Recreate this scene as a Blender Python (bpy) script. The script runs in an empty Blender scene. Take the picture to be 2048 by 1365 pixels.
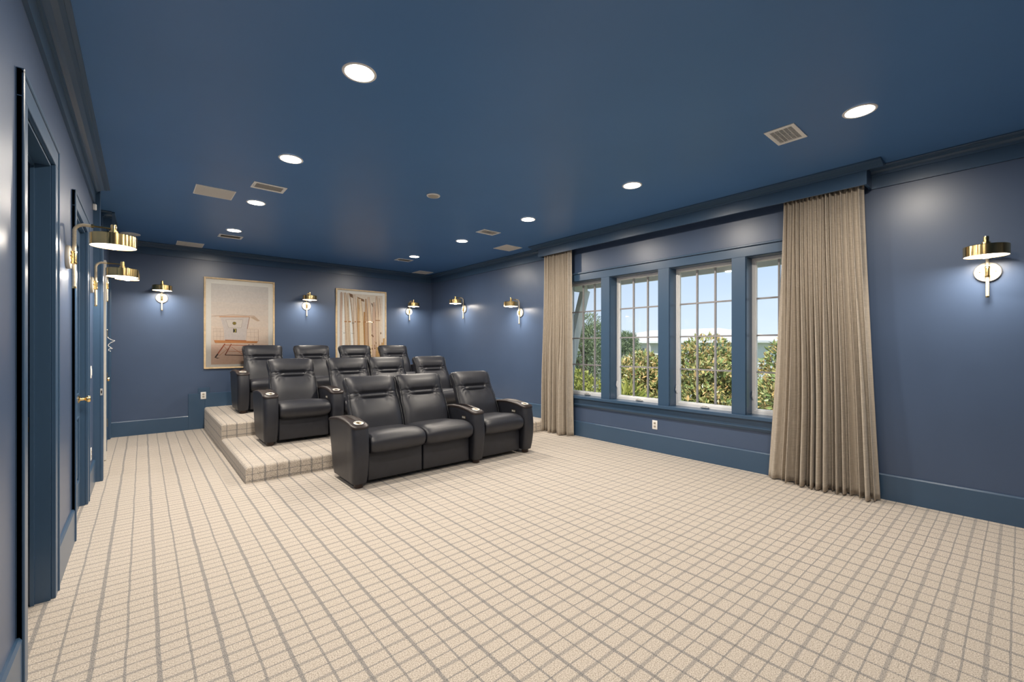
import bpy, bmesh, math, random
from mathutils import Vector, Matrix
random.seed(7)
PI = math.pi
scene = bpy.context.scene
COL = scene.collection

# ------------------------------------------------------------------ camera
TH = 0.7046
cam_d = bpy.data.cameras.new('camera')
cam = bpy.data.objects.new('camera', cam_d)
COL.objects.link(cam)
cam.location = (0, 0, 1.4)
cam.rotation_euler = (PI / 2, 0, -TH)
cam_d.sensor_width = 36.0
cam_d.lens = 868.9 / 2048 * 36.0
cam_d.shift_y = (691.29 - 682.5) / 2048
cam_d.clip_start = 0.02
cam_d.clip_end = 400
scene.camera = cam

# ------------------------------------------------------------------ world, sun, exposure
world = bpy.data.worlds.new('world')
scene.world = world
world.use_nodes = True
wn = world.node_tree
wn.nodes.clear()
w_out = wn.nodes.new('ShaderNodeOutputWorld')
w_bg = wn.nodes.new('ShaderNodeBackground')
w_tc = wn.nodes.new('ShaderNodeTexCoord')
w_sep = wn.nodes.new('ShaderNodeSeparateXYZ')
w_ramp = wn.nodes.new('ShaderNodeValToRGB')
w_ramp.color_ramp.elements[0].position = 0.0
w_ramp.color_ramp.elements[0].color = (0.62, 0.72, 0.84, 1)
w_ramp.color_ramp.elements[1].position = 0.32
w_ramp.color_ramp.elements[1].color = (0.30, 0.45, 0.68, 1)
w_noise = wn.nodes.new('ShaderNodeTexNoise')
w_noise.inputs['Scale'].default_value = 3.0
w_noise.inputs['Detail'].default_value = 5.0
w_map = wn.nodes.new('ShaderNodeMapping')
w_map.inputs['Scale'].default_value = (1, 1, 4)
w_cr = wn.nodes.new('ShaderNodeValToRGB')
w_cr.color_ramp.elements[0].position = 0.5
w_cr.color_ramp.elements[0].color = (0, 0, 0, 1)
w_cr.color_ramp.elements[1].position = 0.8
w_cr.color_ramp.elements[1].color = (0.5, 0.5, 0.5, 1)
w_mix = wn.nodes.new('ShaderNodeMixRGB')
w_mix.inputs[2].default_value = (0.78, 0.82, 0.88, 1)
wn.links.new(w_tc.outputs['Generated'], w_sep.inputs[0])
wn.links.new(w_sep.outputs['Z'], w_ramp.inputs[0])
wn.links.new(w_tc.outputs['Generated'], w_map.inputs[0])
wn.links.new(w_map.outputs[0], w_noise.inputs['Vector'])
wn.links.new(w_noise.outputs[0], w_cr.inputs[0])
wn.links.new(w_cr.outputs[0], w_mix.inputs[0])
wn.links.new(w_ramp.outputs[0], w_mix.inputs[1])
wn.links.new(w_mix.outputs[0], w_bg.inputs[0])
w_bg.inputs[1].default_value = 1.4
wn.links.new(w_bg.outputs[0], w_out.inputs[0])

sun_d = bpy.data.lights.new('sun', 'SUN')
sun_d.energy = 5.5
sun_d.angle = 0.01
sun_d.color = (1.0, 0.95, 0.86)
sun = bpy.data.objects.new('sun', sun_d)
COL.objects.link(sun)
sun.rotation_euler = Vector((0.62, 0.25, -0.80)).to_track_quat('-Z', 'Y').to_euler()

DOWN_W = 37.0          # one recessed downlight
SCONCE_W = 6.8         # one wall sconce
WARM = (1.0, 0.90, 0.77)

scene.view_settings.view_transform = 'Standard'
scene.view_settings.look = 'None'
scene.view_settings.exposure = 0.0
scene.view_settings.gamma = 1.0
scene.view_settings.use_curve_mapping = False


# ------------------------------------------------------------------ materials
def mat(name, color, rough=0.5, metal=0.0, spec=0.5, coat=0.0, noise=None, bump=None, emit=None, sheen=0.0):
    m = bpy.data.materials.new(name)
    m.use_nodes = True
    nt = m.node_tree
    b = nt.nodes['Principled BSDF']
    b.inputs['Base Color'].default_value = (*color, 1)
    b.inputs['Roughness'].default_value = rough
    b.inputs['Metallic'].default_value = metal
    b.inputs['Specular IOR Level'].default_value = spec
    b.inputs['Coat Weight'].default_value = coat
    b.inputs['Coat Roughness'].default_value = 0.1
    if sheen:
        b.inputs['Sheen Weight'].default_value = sheen
    if emit:
        b.inputs['Emission Color'].default_value = (*emit[0], 1)
        b.inputs['Emission Strength'].default_value = emit[1]
    tc = nt.nodes.new('ShaderNodeTexCoord')
    if noise:
        sc, amt = noise[0], noise[1]
        n = nt.nodes.new('ShaderNodeTexNoise')
        n.inputs['Scale'].default_value = sc
        n.inputs['Detail'].default_value = 4
        nt.links.new(tc.outputs['Object'], n.inputs['Vector'])
        r = nt.nodes.new('ShaderNodeValToRGB')
        r.color_ramp.elements[0].position = 0.3
        r.color_ramp.elements[1].position = 0.7
        r.color_ramp.elements[0].color = (*[c * (1 - amt) for c in color], 1)
        r.color_ramp.elements[1].color = (*[min(1, c * (1 + amt)) for c in color], 1)
        nt.links.new(n.outputs[0], r.inputs[0])
        nt.links.new(r.outputs[0], b.inputs['Base Color'])
    if bump:
        sc, st, di = bump
        n2 = nt.nodes.new('ShaderNodeTexNoise')
        n2.inputs['Scale'].default_value = sc
        n2.inputs['Detail'].default_value = 3
        nt.links.new(tc.outputs['Object'], n2.inputs['Vector'])
        bp = nt.nodes.new('ShaderNodeBump')
        bp.inputs['Strength'].default_value = st
        bp.inputs['Distance'].default_value = di
        nt.links.new(n2.outputs[0], bp.inputs['Height'])
        nt.links.new(bp.outputs[0], b.inputs['Normal'])
    return m


M = {}
M['wall'] = mat('blue_wall_paint', (0.064, 0.100, 0.180), 0.34, spec=0.5, noise=(1.5, 0.04), bump=(220, 0.06, 0.002))
M['trim'] = mat('blue_trim_paint', (0.048, 0.096, 0.170), 0.28, spec=0.5, noise=(2, 0.03))
M['ceil'] = mat('blue_ceiling_paint', (0.082, 0.205, 0.445), 0.40, spec=0.4, noise=(1.2, 0.03))
M['white'] = mat('white_plastic', (0.88, 0.87, 0.85), 0.4, noise=(5, 0.02))
M['sash'] = mat('white_sash_paint', (0.86, 0.87, 0.88), 0.35, noise=(5, 0.02))
M['muntin'] = mat('grey_muntin_paint', (0.33, 0.32, 0.33), 0.4, noise=(5, 0.02))
M['speaker'] = mat('beige_speaker_cloth', (0.68, 0.65, 0.60), 0.9, noise=(300, 0.1), bump=(600, 0.2, 0.001))
M['dark'] = mat('dark_void', (0.02, 0.02, 0.022), 0.7, noise=(8, 0.1))
M['leather'] = mat('charcoal_leather', (0.017, 0.0185, 0.026), 0.43, spec=0.55, noise=(14, 0.12), bump=(180, 0.12, 0.002))
M['leather_cap'] = mat('brown_black_leather', (0.022, 0.015, 0.014), 0.38, spec=0.55, noise=(20, 0.1), bump=(200, 0.1, 0.002))
M['piping'] = mat('leather_piping', (0.014, 0.015, 0.018), 0.35, noise=(30, 0.1))
M['wood_foot'] = mat('dark_wood', (0.03, 0.014, 0.01), 0.4, noise=(30, 0.3))
M['steel'] = mat('brushed_steel', (0.80, 0.78, 0.74), 0.32, 0.55, noise=(40, 0.05))
M['bronze'] = mat('bronze_plate', (0.42, 0.33, 0.20), 0.35, 1.0, noise=(40, 0.1))
M['brass'] = mat('polished_brass', (0.83, 0.60, 0.27), 0.17, 1.0, noise=(30, 0.06))
M['wrap'] = mat('cream_leather_wrap', (0.46, 0.40, 0.30), 0.55, noise=(60, 0.1), bump=(90, 0.3, 0.002))
M['plate'] = mat('cream_enamel', (0.46, 0.42, 0.35), 0.4, noise=(8, 0.03))
M['lens'] = mat('lit_lens', (1, 1, 1), 0.4, emit=((1.0, 0.90, 0.76), 14.0))
M['lamp_lens'] = mat('lit_lamp_diffuser', (1, 1, 1), 0.4, emit=((1.0, 0.90, 0.76), 8.0))
M['frame_wood'] = mat('pale_oak', (0.66, 0.49, 0.29), 0.45, noise=(18, 0.18))
M['mat_board'] = mat('white_mat_board', (0.84, 0.81, 0.78), 0.7, noise=(30, 0.02))
M['whitedoor'] = mat('white_door_paint', (0.78, 0.76, 0.72), 0.35, noise=(3, 0.02))
M['house_wall'] = mat('white_house_paint', (0.72, 0.72, 0.72), 0.7, noise=(2, 0.04))
M['house_roof'] = mat('white_metal_roof', (0.66, 0.64, 0.63), 0.6, noise=(1, 0.06))
M['house_glass'] = mat('house_window_dark', (0.16, 0.18, 0.20), 0.2, noise=(2, 0.1))
M['eave'] = mat('eave_paint', (0.88, 0.87, 0.83), 0.6, noise=(3, 0.03))
M['bark'] = mat('tree_bark', (0.12, 0.09, 0.065), 0.9, noise=(12, 0.3), bump=(20, 0.5, 0.02))
M['grass'] = mat('grass_ground', (0.16, 0.20, 0.07), 0.95, noise=(0.6, 0.35))
M['cord'] = mat('white_wire', (0.82, 0.80, 0.78), 0.4, noise=(20, 0.03))


def leaf_mat(name, cols, rough=0.5):
    m = bpy.data.materials.new(name)
    m.use_nodes = True
    nt = m.node_tree
    b = nt.nodes['Principled BSDF']
    b.inputs['Roughness'].default_value = rough
    g = nt.nodes.new('ShaderNodeNewGeometry')
    r = nt.nodes.new('ShaderNodeValToRGB')
    els = r.color_ramp.elements
    els[0].position, els[0].color = 0.0, (*cols[0], 1)
    els[1].position, els[1].color = 1.0, (*cols[-1], 1)
    for i, c in enumerate(cols[1:-1]):
        e = els.new((i + 1) / (len(cols) - 1))
        e.color = (*c, 1)
    nt.links.new(g.outputs['Random Per Island'], r.inputs[0])
    nt.links.new(r.outputs[0], b.inputs['Base Color'])
    return m


M['magnolia'] = leaf_mat('magnolia_leaves', [(0.13, 0.20, 0.06), (0.25, 0.32, 0.10), (0.42, 0.44, 0.17), (0.55, 0.44, 0.16), (0.58, 0.38, 0.16), (0.22, 0.29, 0.10)], 0.32)
M['pine'] = leaf_mat('pine_needles', [(0.14, 0.19, 0.10), (0.22, 0.29, 0.15), (0.30, 0.36, 0.20)], 0.7)
M['shrub'] = leaf_mat('yellow_green_leaves', [(0.24, 0.28, 0.06), (0.36, 0.38, 0.08), (0.44, 0.42, 0.12)], 0.5)


def glass_mat(name, refl=1.0):
    m = bpy.data.materials.new(name)
    m.use_nodes = True
    nt = m.node_tree
    nt.nodes.remove(nt.nodes['Principled BSDF'])
    out = nt.nodes['Material Output']
    t = nt.nodes.new('ShaderNodeBsdfTransparent')
    t.inputs[0].default_value = (0.96, 0.975, 0.97, 1)
    g = nt.nodes.new('ShaderNodeBsdfGlossy')
    g.inputs['Roughness'].default_value = 0.02
    f = nt.nodes.new('ShaderNodeFresnel')
    f.inputs['IOR'].default_value = 1.45
    mu = nt.nodes.new('ShaderNodeMath')
    mu.operation = 'MULTIPLY'
    mu.inputs[1].default_value = refl
    mx = nt.nodes.new('ShaderNodeMixShader')
    nt.links.new(f.outputs[0], mu.inputs[0])
    nt.links.new(mu.outputs[0], mx.inputs[0])
    nt.links.new(t.outputs[0], mx.inputs[1])
    nt.links.new(g.outputs[0], mx.inputs[2])
    nt.links.new(mx.outputs[0], out.inputs[0])
    return m


M['glass'] = glass_mat('window_glass')
M['picture_glass'] = glass_mat('picture_glass')


def carpet_mat():
    m = bpy.data.materials.new('plaid_carpet')
    m.use_nodes = True
    nt = m.node_tree
    L = nt.links.new
    b = nt.nodes['Principled BSDF']
    b.inputs['Roughness'].default_value = 0.95
    b.inputs['Specular IOR Level'].default_value = 0.15
    b.inputs['Sheen Weight'].default_value = 0.25
    geo = nt.nodes.new('ShaderNodeNewGeometry')
    sp = nt.nodes.new('ShaderNodeSeparateXYZ')
    sn = nt.nodes.new('ShaderNodeSeparateXYZ')
    L(geo.outputs['Position'], sp.inputs[0])
    L(geo.outputs['True Normal'], sn.inputs[0])

    def math_(op, a, b_=None, c=None):
        n = nt.nodes.new('ShaderNodeMath')
        n.operation = op
        for i, v in enumerate((a, b_, c)):
            if v is None:
                continue
            if isinstance(v, (int, float)):
                n.inputs[i].default_value = v
            else:
                L(v, n.inputs[i])
        return n.outputs[0]
    ax = math_('ABSOLUTE', sn.outputs['X'])
    ay = math_('ABSOLUTE', sn.outputs['Y'])
    u = math_('ADD', sp.outputs['X'], math_('MULTIPLY', sp.outputs['Z'], ax))
    v = math_('ADD', sp.outputs['Y'], math_('MULTIPLY', sp.outputs['Z'], ay))
    # slight wobble of the woven lines
    nz = nt.nodes.new('ShaderNodeTexNoise')
    nz.inputs['Scale'].default_value = 3.0
    L(geo.outputs['Position'], nz.inputs['Vector'])
    wob = math_('MULTIPLY', math_('SUBTRACT', nz.outputs[0], 0.5), 0.012)
    u = math_('ADD', u, wob)
    v = math_('ADD', v, wob)

    def stripe(coord, phase, period, half):
        t = math_('DIVIDE', math_('SUBTRACT', coord, phase), period)
        fr = math_('FRACT', math_('ADD', t, 0.5))
        d = math_('MULTIPLY', math_('ABSOLUTE', math_('SUBTRACT', fr, 0.5)), period)
        # soft edged band
        return math_('SUBTRACT', 1.0, math_('SMOOTHSTEP', half * 0.8, half * 1.25, d) if False else smooth(d, half * 0.75, half * 1.25))

    def smooth(d, a, b_):
        n = nt.nodes.new('ShaderNodeMapRange')
        n.interpolation_type = 'SMOOTHSTEP'
        n.inputs['From Min'].default_value = a
        n.inputs['From Max'].default_value = b_
        L(d, n.inputs['Value'])
        return n.outputs[0]
    PX, PY = 0.2276, 0.1388
    sx1 = stripe(u, 2.332, PX, 0.0088)
    sx2 = stripe(u, 2.332 + PX / 2, PX, 0.0050)
    sy1 = stripe(v, 0.662, PY, 0.0088)
    sy2 = stripe(v, 0.662 + PY / 2, PY, 0.0040)
    # speckle that breaks up the bands like mixed yarn
    ns = nt.nodes.new('ShaderNodeTexNoise')
    ns.inputs['Scale'].default_value = 260.0
    ns.inputs['Detail'].default_value = 2.0
    L(geo.outputs['Position'], ns.inputs['Vector'])
    spk = smooth(ns.outputs[0], 0.34, 0.60)
    tot = math_('ADD', math_('ADD', math_('MULTIPLY', sx1, 0.80), math_('MULTIPLY', sx2, 0.78)),
                math_('ADD', math_('MULTIPLY', sy1, 0.60), math_('MULTIPLY', sy2, 0.76)))
    tot = math_('MINIMUM', tot, 0.95)
    fac = math_('MULTIPLY', tot, math_('ADD', math_('MULTIPLY', spk, 0.75), 0.25))
    base = nt.nodes.new('ShaderNodeValToRGB')
    base.color_ramp.elements[0].position = 0.35
    base.color_ramp.elements[0].color = (0.34, 0.292, 0.238, 1)
    base.color_ramp.elements[1].position = 0.62
    base.color_ramp.elements[1].color = (0.66, 0.59, 0.515, 1)
    nb = nt.nodes.new('ShaderNodeTexNoise')
    nb.inputs['Scale'].default_value = 180.0
    nb.inputs['Detail'].default_value = 3.0
    L(geo.outputs['Position'], nb.inputs['Vector'])
    L(nb.outputs[0], base.inputs[0])
    mx = nt.nodes.new('ShaderNodeMixRGB')
    mx.inputs[2].default_value = (0.115, 0.125, 0.14, 1)
    L(fac, mx.inputs[0])
    L(base.outputs[0], mx.inputs[1])
    L(mx.outputs[0], b.inputs['Base Color'])
    bp = nt.nodes.new('ShaderNodeBump')
    bp.inputs['Strength'].default_value = 0.35
    bp.inputs['Distance'].default_value = 0.004
    L(nb.outputs[0], bp.inputs['Height'])
    L(bp.outputs[0], b.inputs['Normal'])
    return m


M['carpet'] = carpet_mat()


def linen_mat():
    m = bpy.data.materials.new('linen_curtain')
    m.use_nodes = True
    nt = m.node_tree
    L = nt.links.new
    b = nt.nodes['Principled BSDF']
    b.inputs['Roughness'].default_value = 0.9
    b.inputs['Sheen Weight'].default_value = 0.2
    b.inputs['Specular IOR Level'].default_value = 0.2
    uv = nt.nodes.new('ShaderNodeUVMap')
    outs = []
    for sc in ((900, 30, 1), (30, 900, 1)):
        mp = nt.nodes.new('ShaderNodeMapping')
        mp.inputs['Scale'].default_value = sc
        L(uv.outputs[0], mp.inputs[0])
        n = nt.nodes.new('ShaderNodeTexNoise')
        n.inputs['Scale'].default_value = 0.35
        n.inputs['Detail'].default_value = 2
        L(mp.outputs[0], n.inputs['Vector'])
        outs.append(n.outputs[0])
    ad = nt.nodes.new('ShaderNodeMath')
    ad.operation = 'ADD'
    L(outs[0], ad.inputs[0])
    L(outs[1], ad.inputs[1])
    r = nt.nodes.new('ShaderNodeMapRange')
    r.inputs['From Min'].default_value = 0.7
    r.inputs['From Max'].default_value = 1.3
    L(ad.outputs[0], r.inputs['Value'])
    cr = nt.nodes.new('ShaderNodeValToRGB')
    cr.color_ramp.elements[0].color = (0.40, 0.345, 0.28, 1)
    cr.color_ramp.elements[1].color = (0.63, 0.56, 0.475, 1)
    L(r.outputs[0], cr.inputs[0])
    L(cr.outputs[0], b.inputs['Base Color'])
    tr = nt.nodes.new('ShaderNodeBsdfTranslucent')
    L(cr.outputs[0], tr.inputs[0])
    mx = nt.nodes.new('ShaderNodeMixShader')
    mx.inputs[0].default_value = 0.12
    L(b.outputs[0], mx.inputs[1])
    L(tr.outputs[0], mx.inputs[2])
    L(mx.outputs[0], nt.nodes['Material Output'].inputs[0])
    return m


M['linen'] = linen_mat()

_flat = {}


def flat(c):
    """matt print ink of one colour (sRGB 0-255)"""
    if c not in _flat:
        lin = tuple((v / 255 / 12.92) if v / 255 <= 0.04045 else ((v / 255 + 0.055) / 1.055) ** 2.4 for v in c)
        _flat[c] = mat('print_ink', lin, 0.6, noise=(40, 0.05))
    return _flat[c]


# ------------------------------------------------------------------ mesh helpers
class MB:
    def __init__(self):
        self.v, self.f, self.mi = [], [], []

    def add(self, verts, faces, mi=0):
        o = len(self.v)
        self.v += [tuple(p) for p in verts]
        self.f += [tuple(i + o for i in fc) for fc in faces]
        self.mi += [mi] * len(faces)
        return self

    def box(self, x0, x1, y0, y1, z0, z1, bev=0.0, seg=1, mi=0):
        x0, x1 = sorted((x0, x1)); y0, y1 = sorted((y0, y1)); z0, z1 = sorted((z0, z1))
        P = [(x0, y0, z0), (x1, y0, z0), (x1, y1, z0), (x0, y1, z0), (x0, y0, z1), (x1, y0, z1), (x1, y1, z1), (x0, y1, z1)]
        Fc = [(0, 3, 2, 1), (4, 5, 6, 7), (0, 1, 5, 4), (1, 2, 6, 5), (2, 3, 7, 6), (3, 0, 4, 7)]
        if bev <= 0:
            return self.add(P, Fc, mi)
        bm = bmesh.new()
        vs = [bm.verts.new(p) for p in P]
        for fc in Fc:
            bm.faces.new([vs[i] for i in fc])
        bmesh.ops.bevel(bm, geom=list(bm.edges), offset=bev, segments=seg, profile=0.5, affect='EDGES')
        bm.verts.index_update()
        self.add([v.co[:] for v in bm.verts], [[v.index for v in f.verts] for f in bm.faces], mi)
        bm.free()
        return self

    def loft(self, rings, cap0=True, cap1=True, closed=True, mi=0):
        n = len(rings[0])
        V = [p for r in rings for p in r]
        Fc = []
        for i in range(len(rings) - 1):
            for j in range(n if closed else n - 1):
                k = (j + 1) % n
                Fc.append((i * n + j, i * n + k, (i + 1) * n + k, (i + 1) * n + j))
        if cap0:
            Fc.append(tuple(reversed(range(n))))
        if cap1:
            Fc.append(tuple((len(rings) - 1) * n + j for j in range(n)))
        return self.add(V, Fc, mi)

    def lathe(self, prof, c=(0, 0, 0), axis='z', n=32, cap0=True, cap1=True, mi=0):
        rings = []
        for r, h in prof:
            ring = []
            for j in range(n):
                a = 2 * PI * j / n
                p = (r * math.cos(a), r * math.sin(a), h)
                if axis == 'x':
                    p = (h, r * math.cos(a), r * math.sin(a))
                elif axis == 'y':
                    p = (r * math.sin(a), h, r * math.cos(a))
                ring.append((p[0] + c[0], p[1] + c[1], p[2] + c[2]))
            rings.append(ring)
        return self.loft(rings, cap0, cap1, mi=mi)

    def tube(self, pts, r, n=8, mi=0, closed=False):
        pts = [Vector(p) for p in pts]
        rad = r if callable(r) else (lambda i: r)
        rings = []
        up = None
        m = len(pts)
        for i, p in enumerate(pts):
            a = pts[(i - 1) % m] if closed else pts[max(i - 1, 0)]
            b = pts[(i + 1) % m] if closed else pts[min(i + 1, m - 1)]
            t = (b - a)
            if t.length < 1e-9:
                t = Vector((0, 0, 1))
            t.normalize()
            if up is None:
                up = Vector((0, 0, 1)) if abs(t.z) < 0.9 else Vector((1, 0, 0))
            s = t.cross(up)
            if s.length < 1e-6:
                s = t.cross(Vector((0, 1, 0)))
            s.normalize()
            up = s.cross(t).normalized()
            q = rad(i)
            rings.append([tuple(p + s * (q * math.cos(2 * PI * j / n)) + up * (q * math.sin(2 * PI * j / n))) for j in range(n)])
        if closed:
            rings.append(rings[0])
            return self.loft(rings, False, False, mi=mi)
        return self.loft(rings, mi=mi)

    def prism(self, poly, axis, a, b, mi=0):
        """poly of 2-D points extruded along an axis: 'y' -> (x,z) points, 'x' -> (y,z), 'z' -> (x,y)"""
        def P(q, h):
            return {'y': (q[0], h, q[1]), 'x': (h, q[0], q[1]), 'z': (q[0], q[1], h)}[axis]
        r0 = [P(q, a) for q in poly]
        r1 = [P(q, b) for q in poly]
        return self.loft([r0, r1], mi=mi)

    def mesh(self, name, mats, smooth=None):
        me = bpy.data.meshes.new(name)
        me.from_pydata(self.v, [], self.f)
        for m in (mats if isinstance(mats, (list, tuple)) else [mats]):
            me.materials.append(m)
        if any(self.mi):
            me.polygons.foreach_set('material_index', self.mi)
        bm = bmesh.new()
        bm.from_mesh(me)
        bmesh.ops.recalc_face_normals(bm, faces=bm.faces)
        bm.to_mesh(me)
        bm.free()
        if smooth:
            me.polygons.foreach_set('use_smooth', [True] * len(me.polygons))
            me.set_sharp_from_angle(angle=math.radians(smooth))
        me.update()
        return me

    def build(self, name, mats, parent=None, smooth=None):
        return put(name, self.mesh(name, mats, smooth), parent)


def put(name, me, parent=None, loc=None, rot=None):
    o = bpy.data.objects.new(name, me)
    COL.objects.link(o)
    if parent:
        o.parent = parent
    if loc:
        o.location = loc
    if rot:
        o.rotation_euler = rot
    return o


def tag(o, label=None, cat=None, group=None, kind=None):
    if label: o['label'] = label
    if cat: o['category'] = cat
    if group: o['group'] = group
    if kind: o['kind'] = kind
    return o


def thing(name, label, cat, loc=(0, 0, 0), rz=0, group=None, kind=None):
    o = bpy.data.objects.new(name, None)
    o.empty_display_size = 0.1
    COL.objects.link(o)
    o.location = loc
    o.rotation_euler = (0, 0, rz)
    return tag(o, label, cat, group, kind)


def box_obj(name, b, m, parent=None, bev=0.0, kind=None, label=None):
    o = MB().box(*b, bev=bev).build(name, m, parent)
    if kind: o['kind'] = kind
    if label: o['label'] = label
    return o


def boxes(name, bs, m, parent, bev=0.0):
    return [box_obj(name, b_, m, parent, bev) for b_ in bs]


def struct(name, mb, m, label, parent=None, smooth=None):
    o = mb.build(name, m, parent, smooth)
    o['kind'] = 'structure'
    o['label'] = label
    return o


# ------------------------------------------------------------------ room dimensions
XL, XR, YB, YF = -0.385, 5.15, 8.957, -2.6
ZC = 3.02
FZ = 2.842                      # underside of the frieze
WIN = [(4.016, 4.793), (3.090, 3.867), (2.159, 2.936), (1.233, 2.010)]
WZ0, WZ1 = 0.61, 2.395
XO = 5.42                       # outer face of the window wall
HX = -1.75                      # far wall of the hall beyond the left wall

# floor and ceiling
struct('floor', MB().box(HX - 0.1, XO, YF - 0.15, YB + 0.15, -0.12, 0), M['carpet'], 'beige carpet with a grey plaid grid across the room')
struct('ceiling', MB().box(HX - 0.1, XO, YF - 0.15, YB + 0.15, ZC, ZC + 0.16), M['ceil'], 'smooth blue painted ceiling')

# right wall with the window band
mb = MB()
mb.box(XR, XO, YF, YB + 0.15, 0, WZ0)
mb.box(XR, XO, YF, YB + 0.15, WZ1, ZC)
ys = [YF] + [y for w in sorted(WIN) for y in w] + [YB + 0.15]
for a, b in zip(ys[0::2], ys[1::2]):
    mb.box(XR, XO, a, b, WZ0, WZ1)
struct('wall_right', mb, M['wall'], 'blue wall with the row of windows')
# back wall, front wall, hall wall
struct('wall_back', MB().box(HX, XR, YB, YB + 0.15, 0, ZC), M['wall'], 'blue wall behind the seats with framed pictures')
struct('wall_front', MB().box(HX, XR, YF - 0.15, YF, 0, ZC), M['wall'], 'blue wall behind the viewer')
struct('wall_hall', MB().box(HX - 0.1, HX, YF, YB, 0, ZC), M['wall'], 'blue wall of the passage beyond the doorways')
# left wall
D1 = (2.70, 3.47)
D2 = (4.48, 5.33)
HALL = (6.15, 7.25)
D4 = (7.95, 8.80)
DZ = 2.40
mb = MB()
W0 = XL - 0.12
for a, b in ((YF, D1[0]), (D1[1], D2[0]), (D2[1], HALL[0]), (HALL[1], D4[0]), (D4[1], YB)):
    mb.box(W0, XL, a, b, 0, ZC)
for d in (D1, D2, D4):
    mb.box(W0, XL, d[0], d[1], DZ, ZC)
struct('wall_left', mb, M['wall'], 'blue wall with doorways along the left side')

# ------------------------------------------------------------------ baseboards
BT, BH = 0.018, 0.232


def base_prof(x, s, h=BH, z0=0.0):
    return [(x, z0), (x - s * BT, z0), (x - s * BT, h - 0.012), (x - s * (BT - 0.008), h), (x, h)]


o = struct('baseboard_right', MB().prism(base_prof(XR, 1), 'y', YF, 5.07), M['trim'], 'tall blue baseboard under the windows')
MB().prism(base_prof(XR, 1, 0.40, 0.165), 'y', 5.10, 6.85).build('board', M['trim'], o)
MB().prism(base_prof(XR, 1, 0.595, 0.35), 'y', 6.86, YB).build('board', M['trim'], o)
o = struct('baseboard_left', MB().prism(base_prof(XL, -1), 'y', YF, 2.595), M['trim'], 'tall blue baseboard on the left wall')
for a, b in ((3.575, 4.375), (5.435, HALL[0]), (HALL[1] + 0.02, D4[0] - 0.105)):
    MB().prism(base_prof(XL, -1), 'y', a, b).build('board', M['trim'], o)
o = struct('baseboard_back', MB().prism([(YB, 0), (YB - BT, 0), (YB - BT, BH - 0.012), (YB - BT + 0.008, BH), (YB, BH)], 'x', XL, 0.574), M['trim'],
           'blue baseboard that steps up beside the seating platform')
boxes('board', ((0.574, 0.80, YB - BT, YB, 0.0, 0.595), (0.80, XR, YB - BT, YB, 0.30, 0.595), (0.706, 0.868, YB - BT, YB, 0.595, 0.688)), M['trim'], o, 0.003)

# ------------------------------------------------------------------ crown moulding: frieze board + crown
CP = 0.128


def crown_prof(w, s):
    """(x, z) profile, wall at w, projecting towards -s"""
    f = 0.018
    pts = [(0, FZ), (f, FZ), (f, 2.955), (f + 0.012, 2.955), (f + 0.016, 2.972), (0.045, 2.978), (0.06, 2.990), (0.085, 2.998),
           (0.105, 2.999), (0.107, 3.004), (CP - 0.004, 3.006), (CP, 3.010), (CP, ZC), (0, ZC)]
    return [(w - s * a, z) for a, z in pts]


PX0, PY0, PY1 = 4.935, 0.905, 5.145          # pelmet front face and ends
mb = MB()
mb.prism(crown_prof(XR, 1), 'y', YF, PY0)
struct('trim_1', mb, M['trim'], 'blue crown moulding on the right wall near the viewer')
mb = MB()
mb.prism(crown_prof(XR, 1), 'y', PY1, YB)
struct('trim_2', mb, M['trim'], 'blue crown moulding on the right wall beside the seats')
mb = MB()
mb.prism(crown_prof(YB, 1), 'x', XL - 0.2, XR)
struct('trim_3', mb, M['trim'], 'blue crown moulding on the back wall')
mb = MB()
mb.prism(crown_prof(XL, -1), 'y', YF, 6.14)
struct('trim_4', mb, M['trim'], 'blue crown moulding along the left wall')
mb = MB()
mb.prism(crown_prof(HALL[1], 1), 'x', HX, XL + 0.10)
mb.prism(crown_prof(XL, -1), 'y', HALL[1] - 0.1, YB)
struct('trim_5', mb, M['trim'], 'blue crown moulding wrapping the passage corner')

# ------------------------------------------------------------------ pelmet above the windows
pel = MB().box(PX0, PX0 + 0.022, PY0, PY1, 2.845, ZC, bev=0.002).build('trim_6', M['trim'])
tag(pel, 'long blue pelmet box above the windows', kind='structure')
for y in (PY0, PY1 - 0.022):
    box_obj('pelmet_end', (PX0 + 0.022, XR, y, y + 0.022, 2.845, ZC), M['trim'], pel)
mb = MB()
mb.prism([(PX0 - a, z) for a, z in ((0, 2.968), (0.012, 2.968), (0.016, 2.982), (0.045, 2.988), (0.075, 2.996), (0.095, 2.999),
                                  (0.097, 3.004), (0.116, 3.007), (0.118, ZC), (0, ZC))], 'y', PY0 - 0.115, PY1 + 0.115)
mb.build('crown', M['trim'], pel)
boxes('crown_return', [(PX0 - 0.004, XR - CP, y0, y1, 3.004, ZC) for y0, y1 in ((PY0 - 0.115, PY0), (PY1, PY1 + 0.115))], M['trim'], pel)
# curtain rail inside
mb = MB().tube([(5.035, PY0 + 0.03, 2.90), (5.035, PY1 - 0.03, 2.90)], 0.012, 10)
mb.build('curtain_rail', M['dark'], pel)

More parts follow.
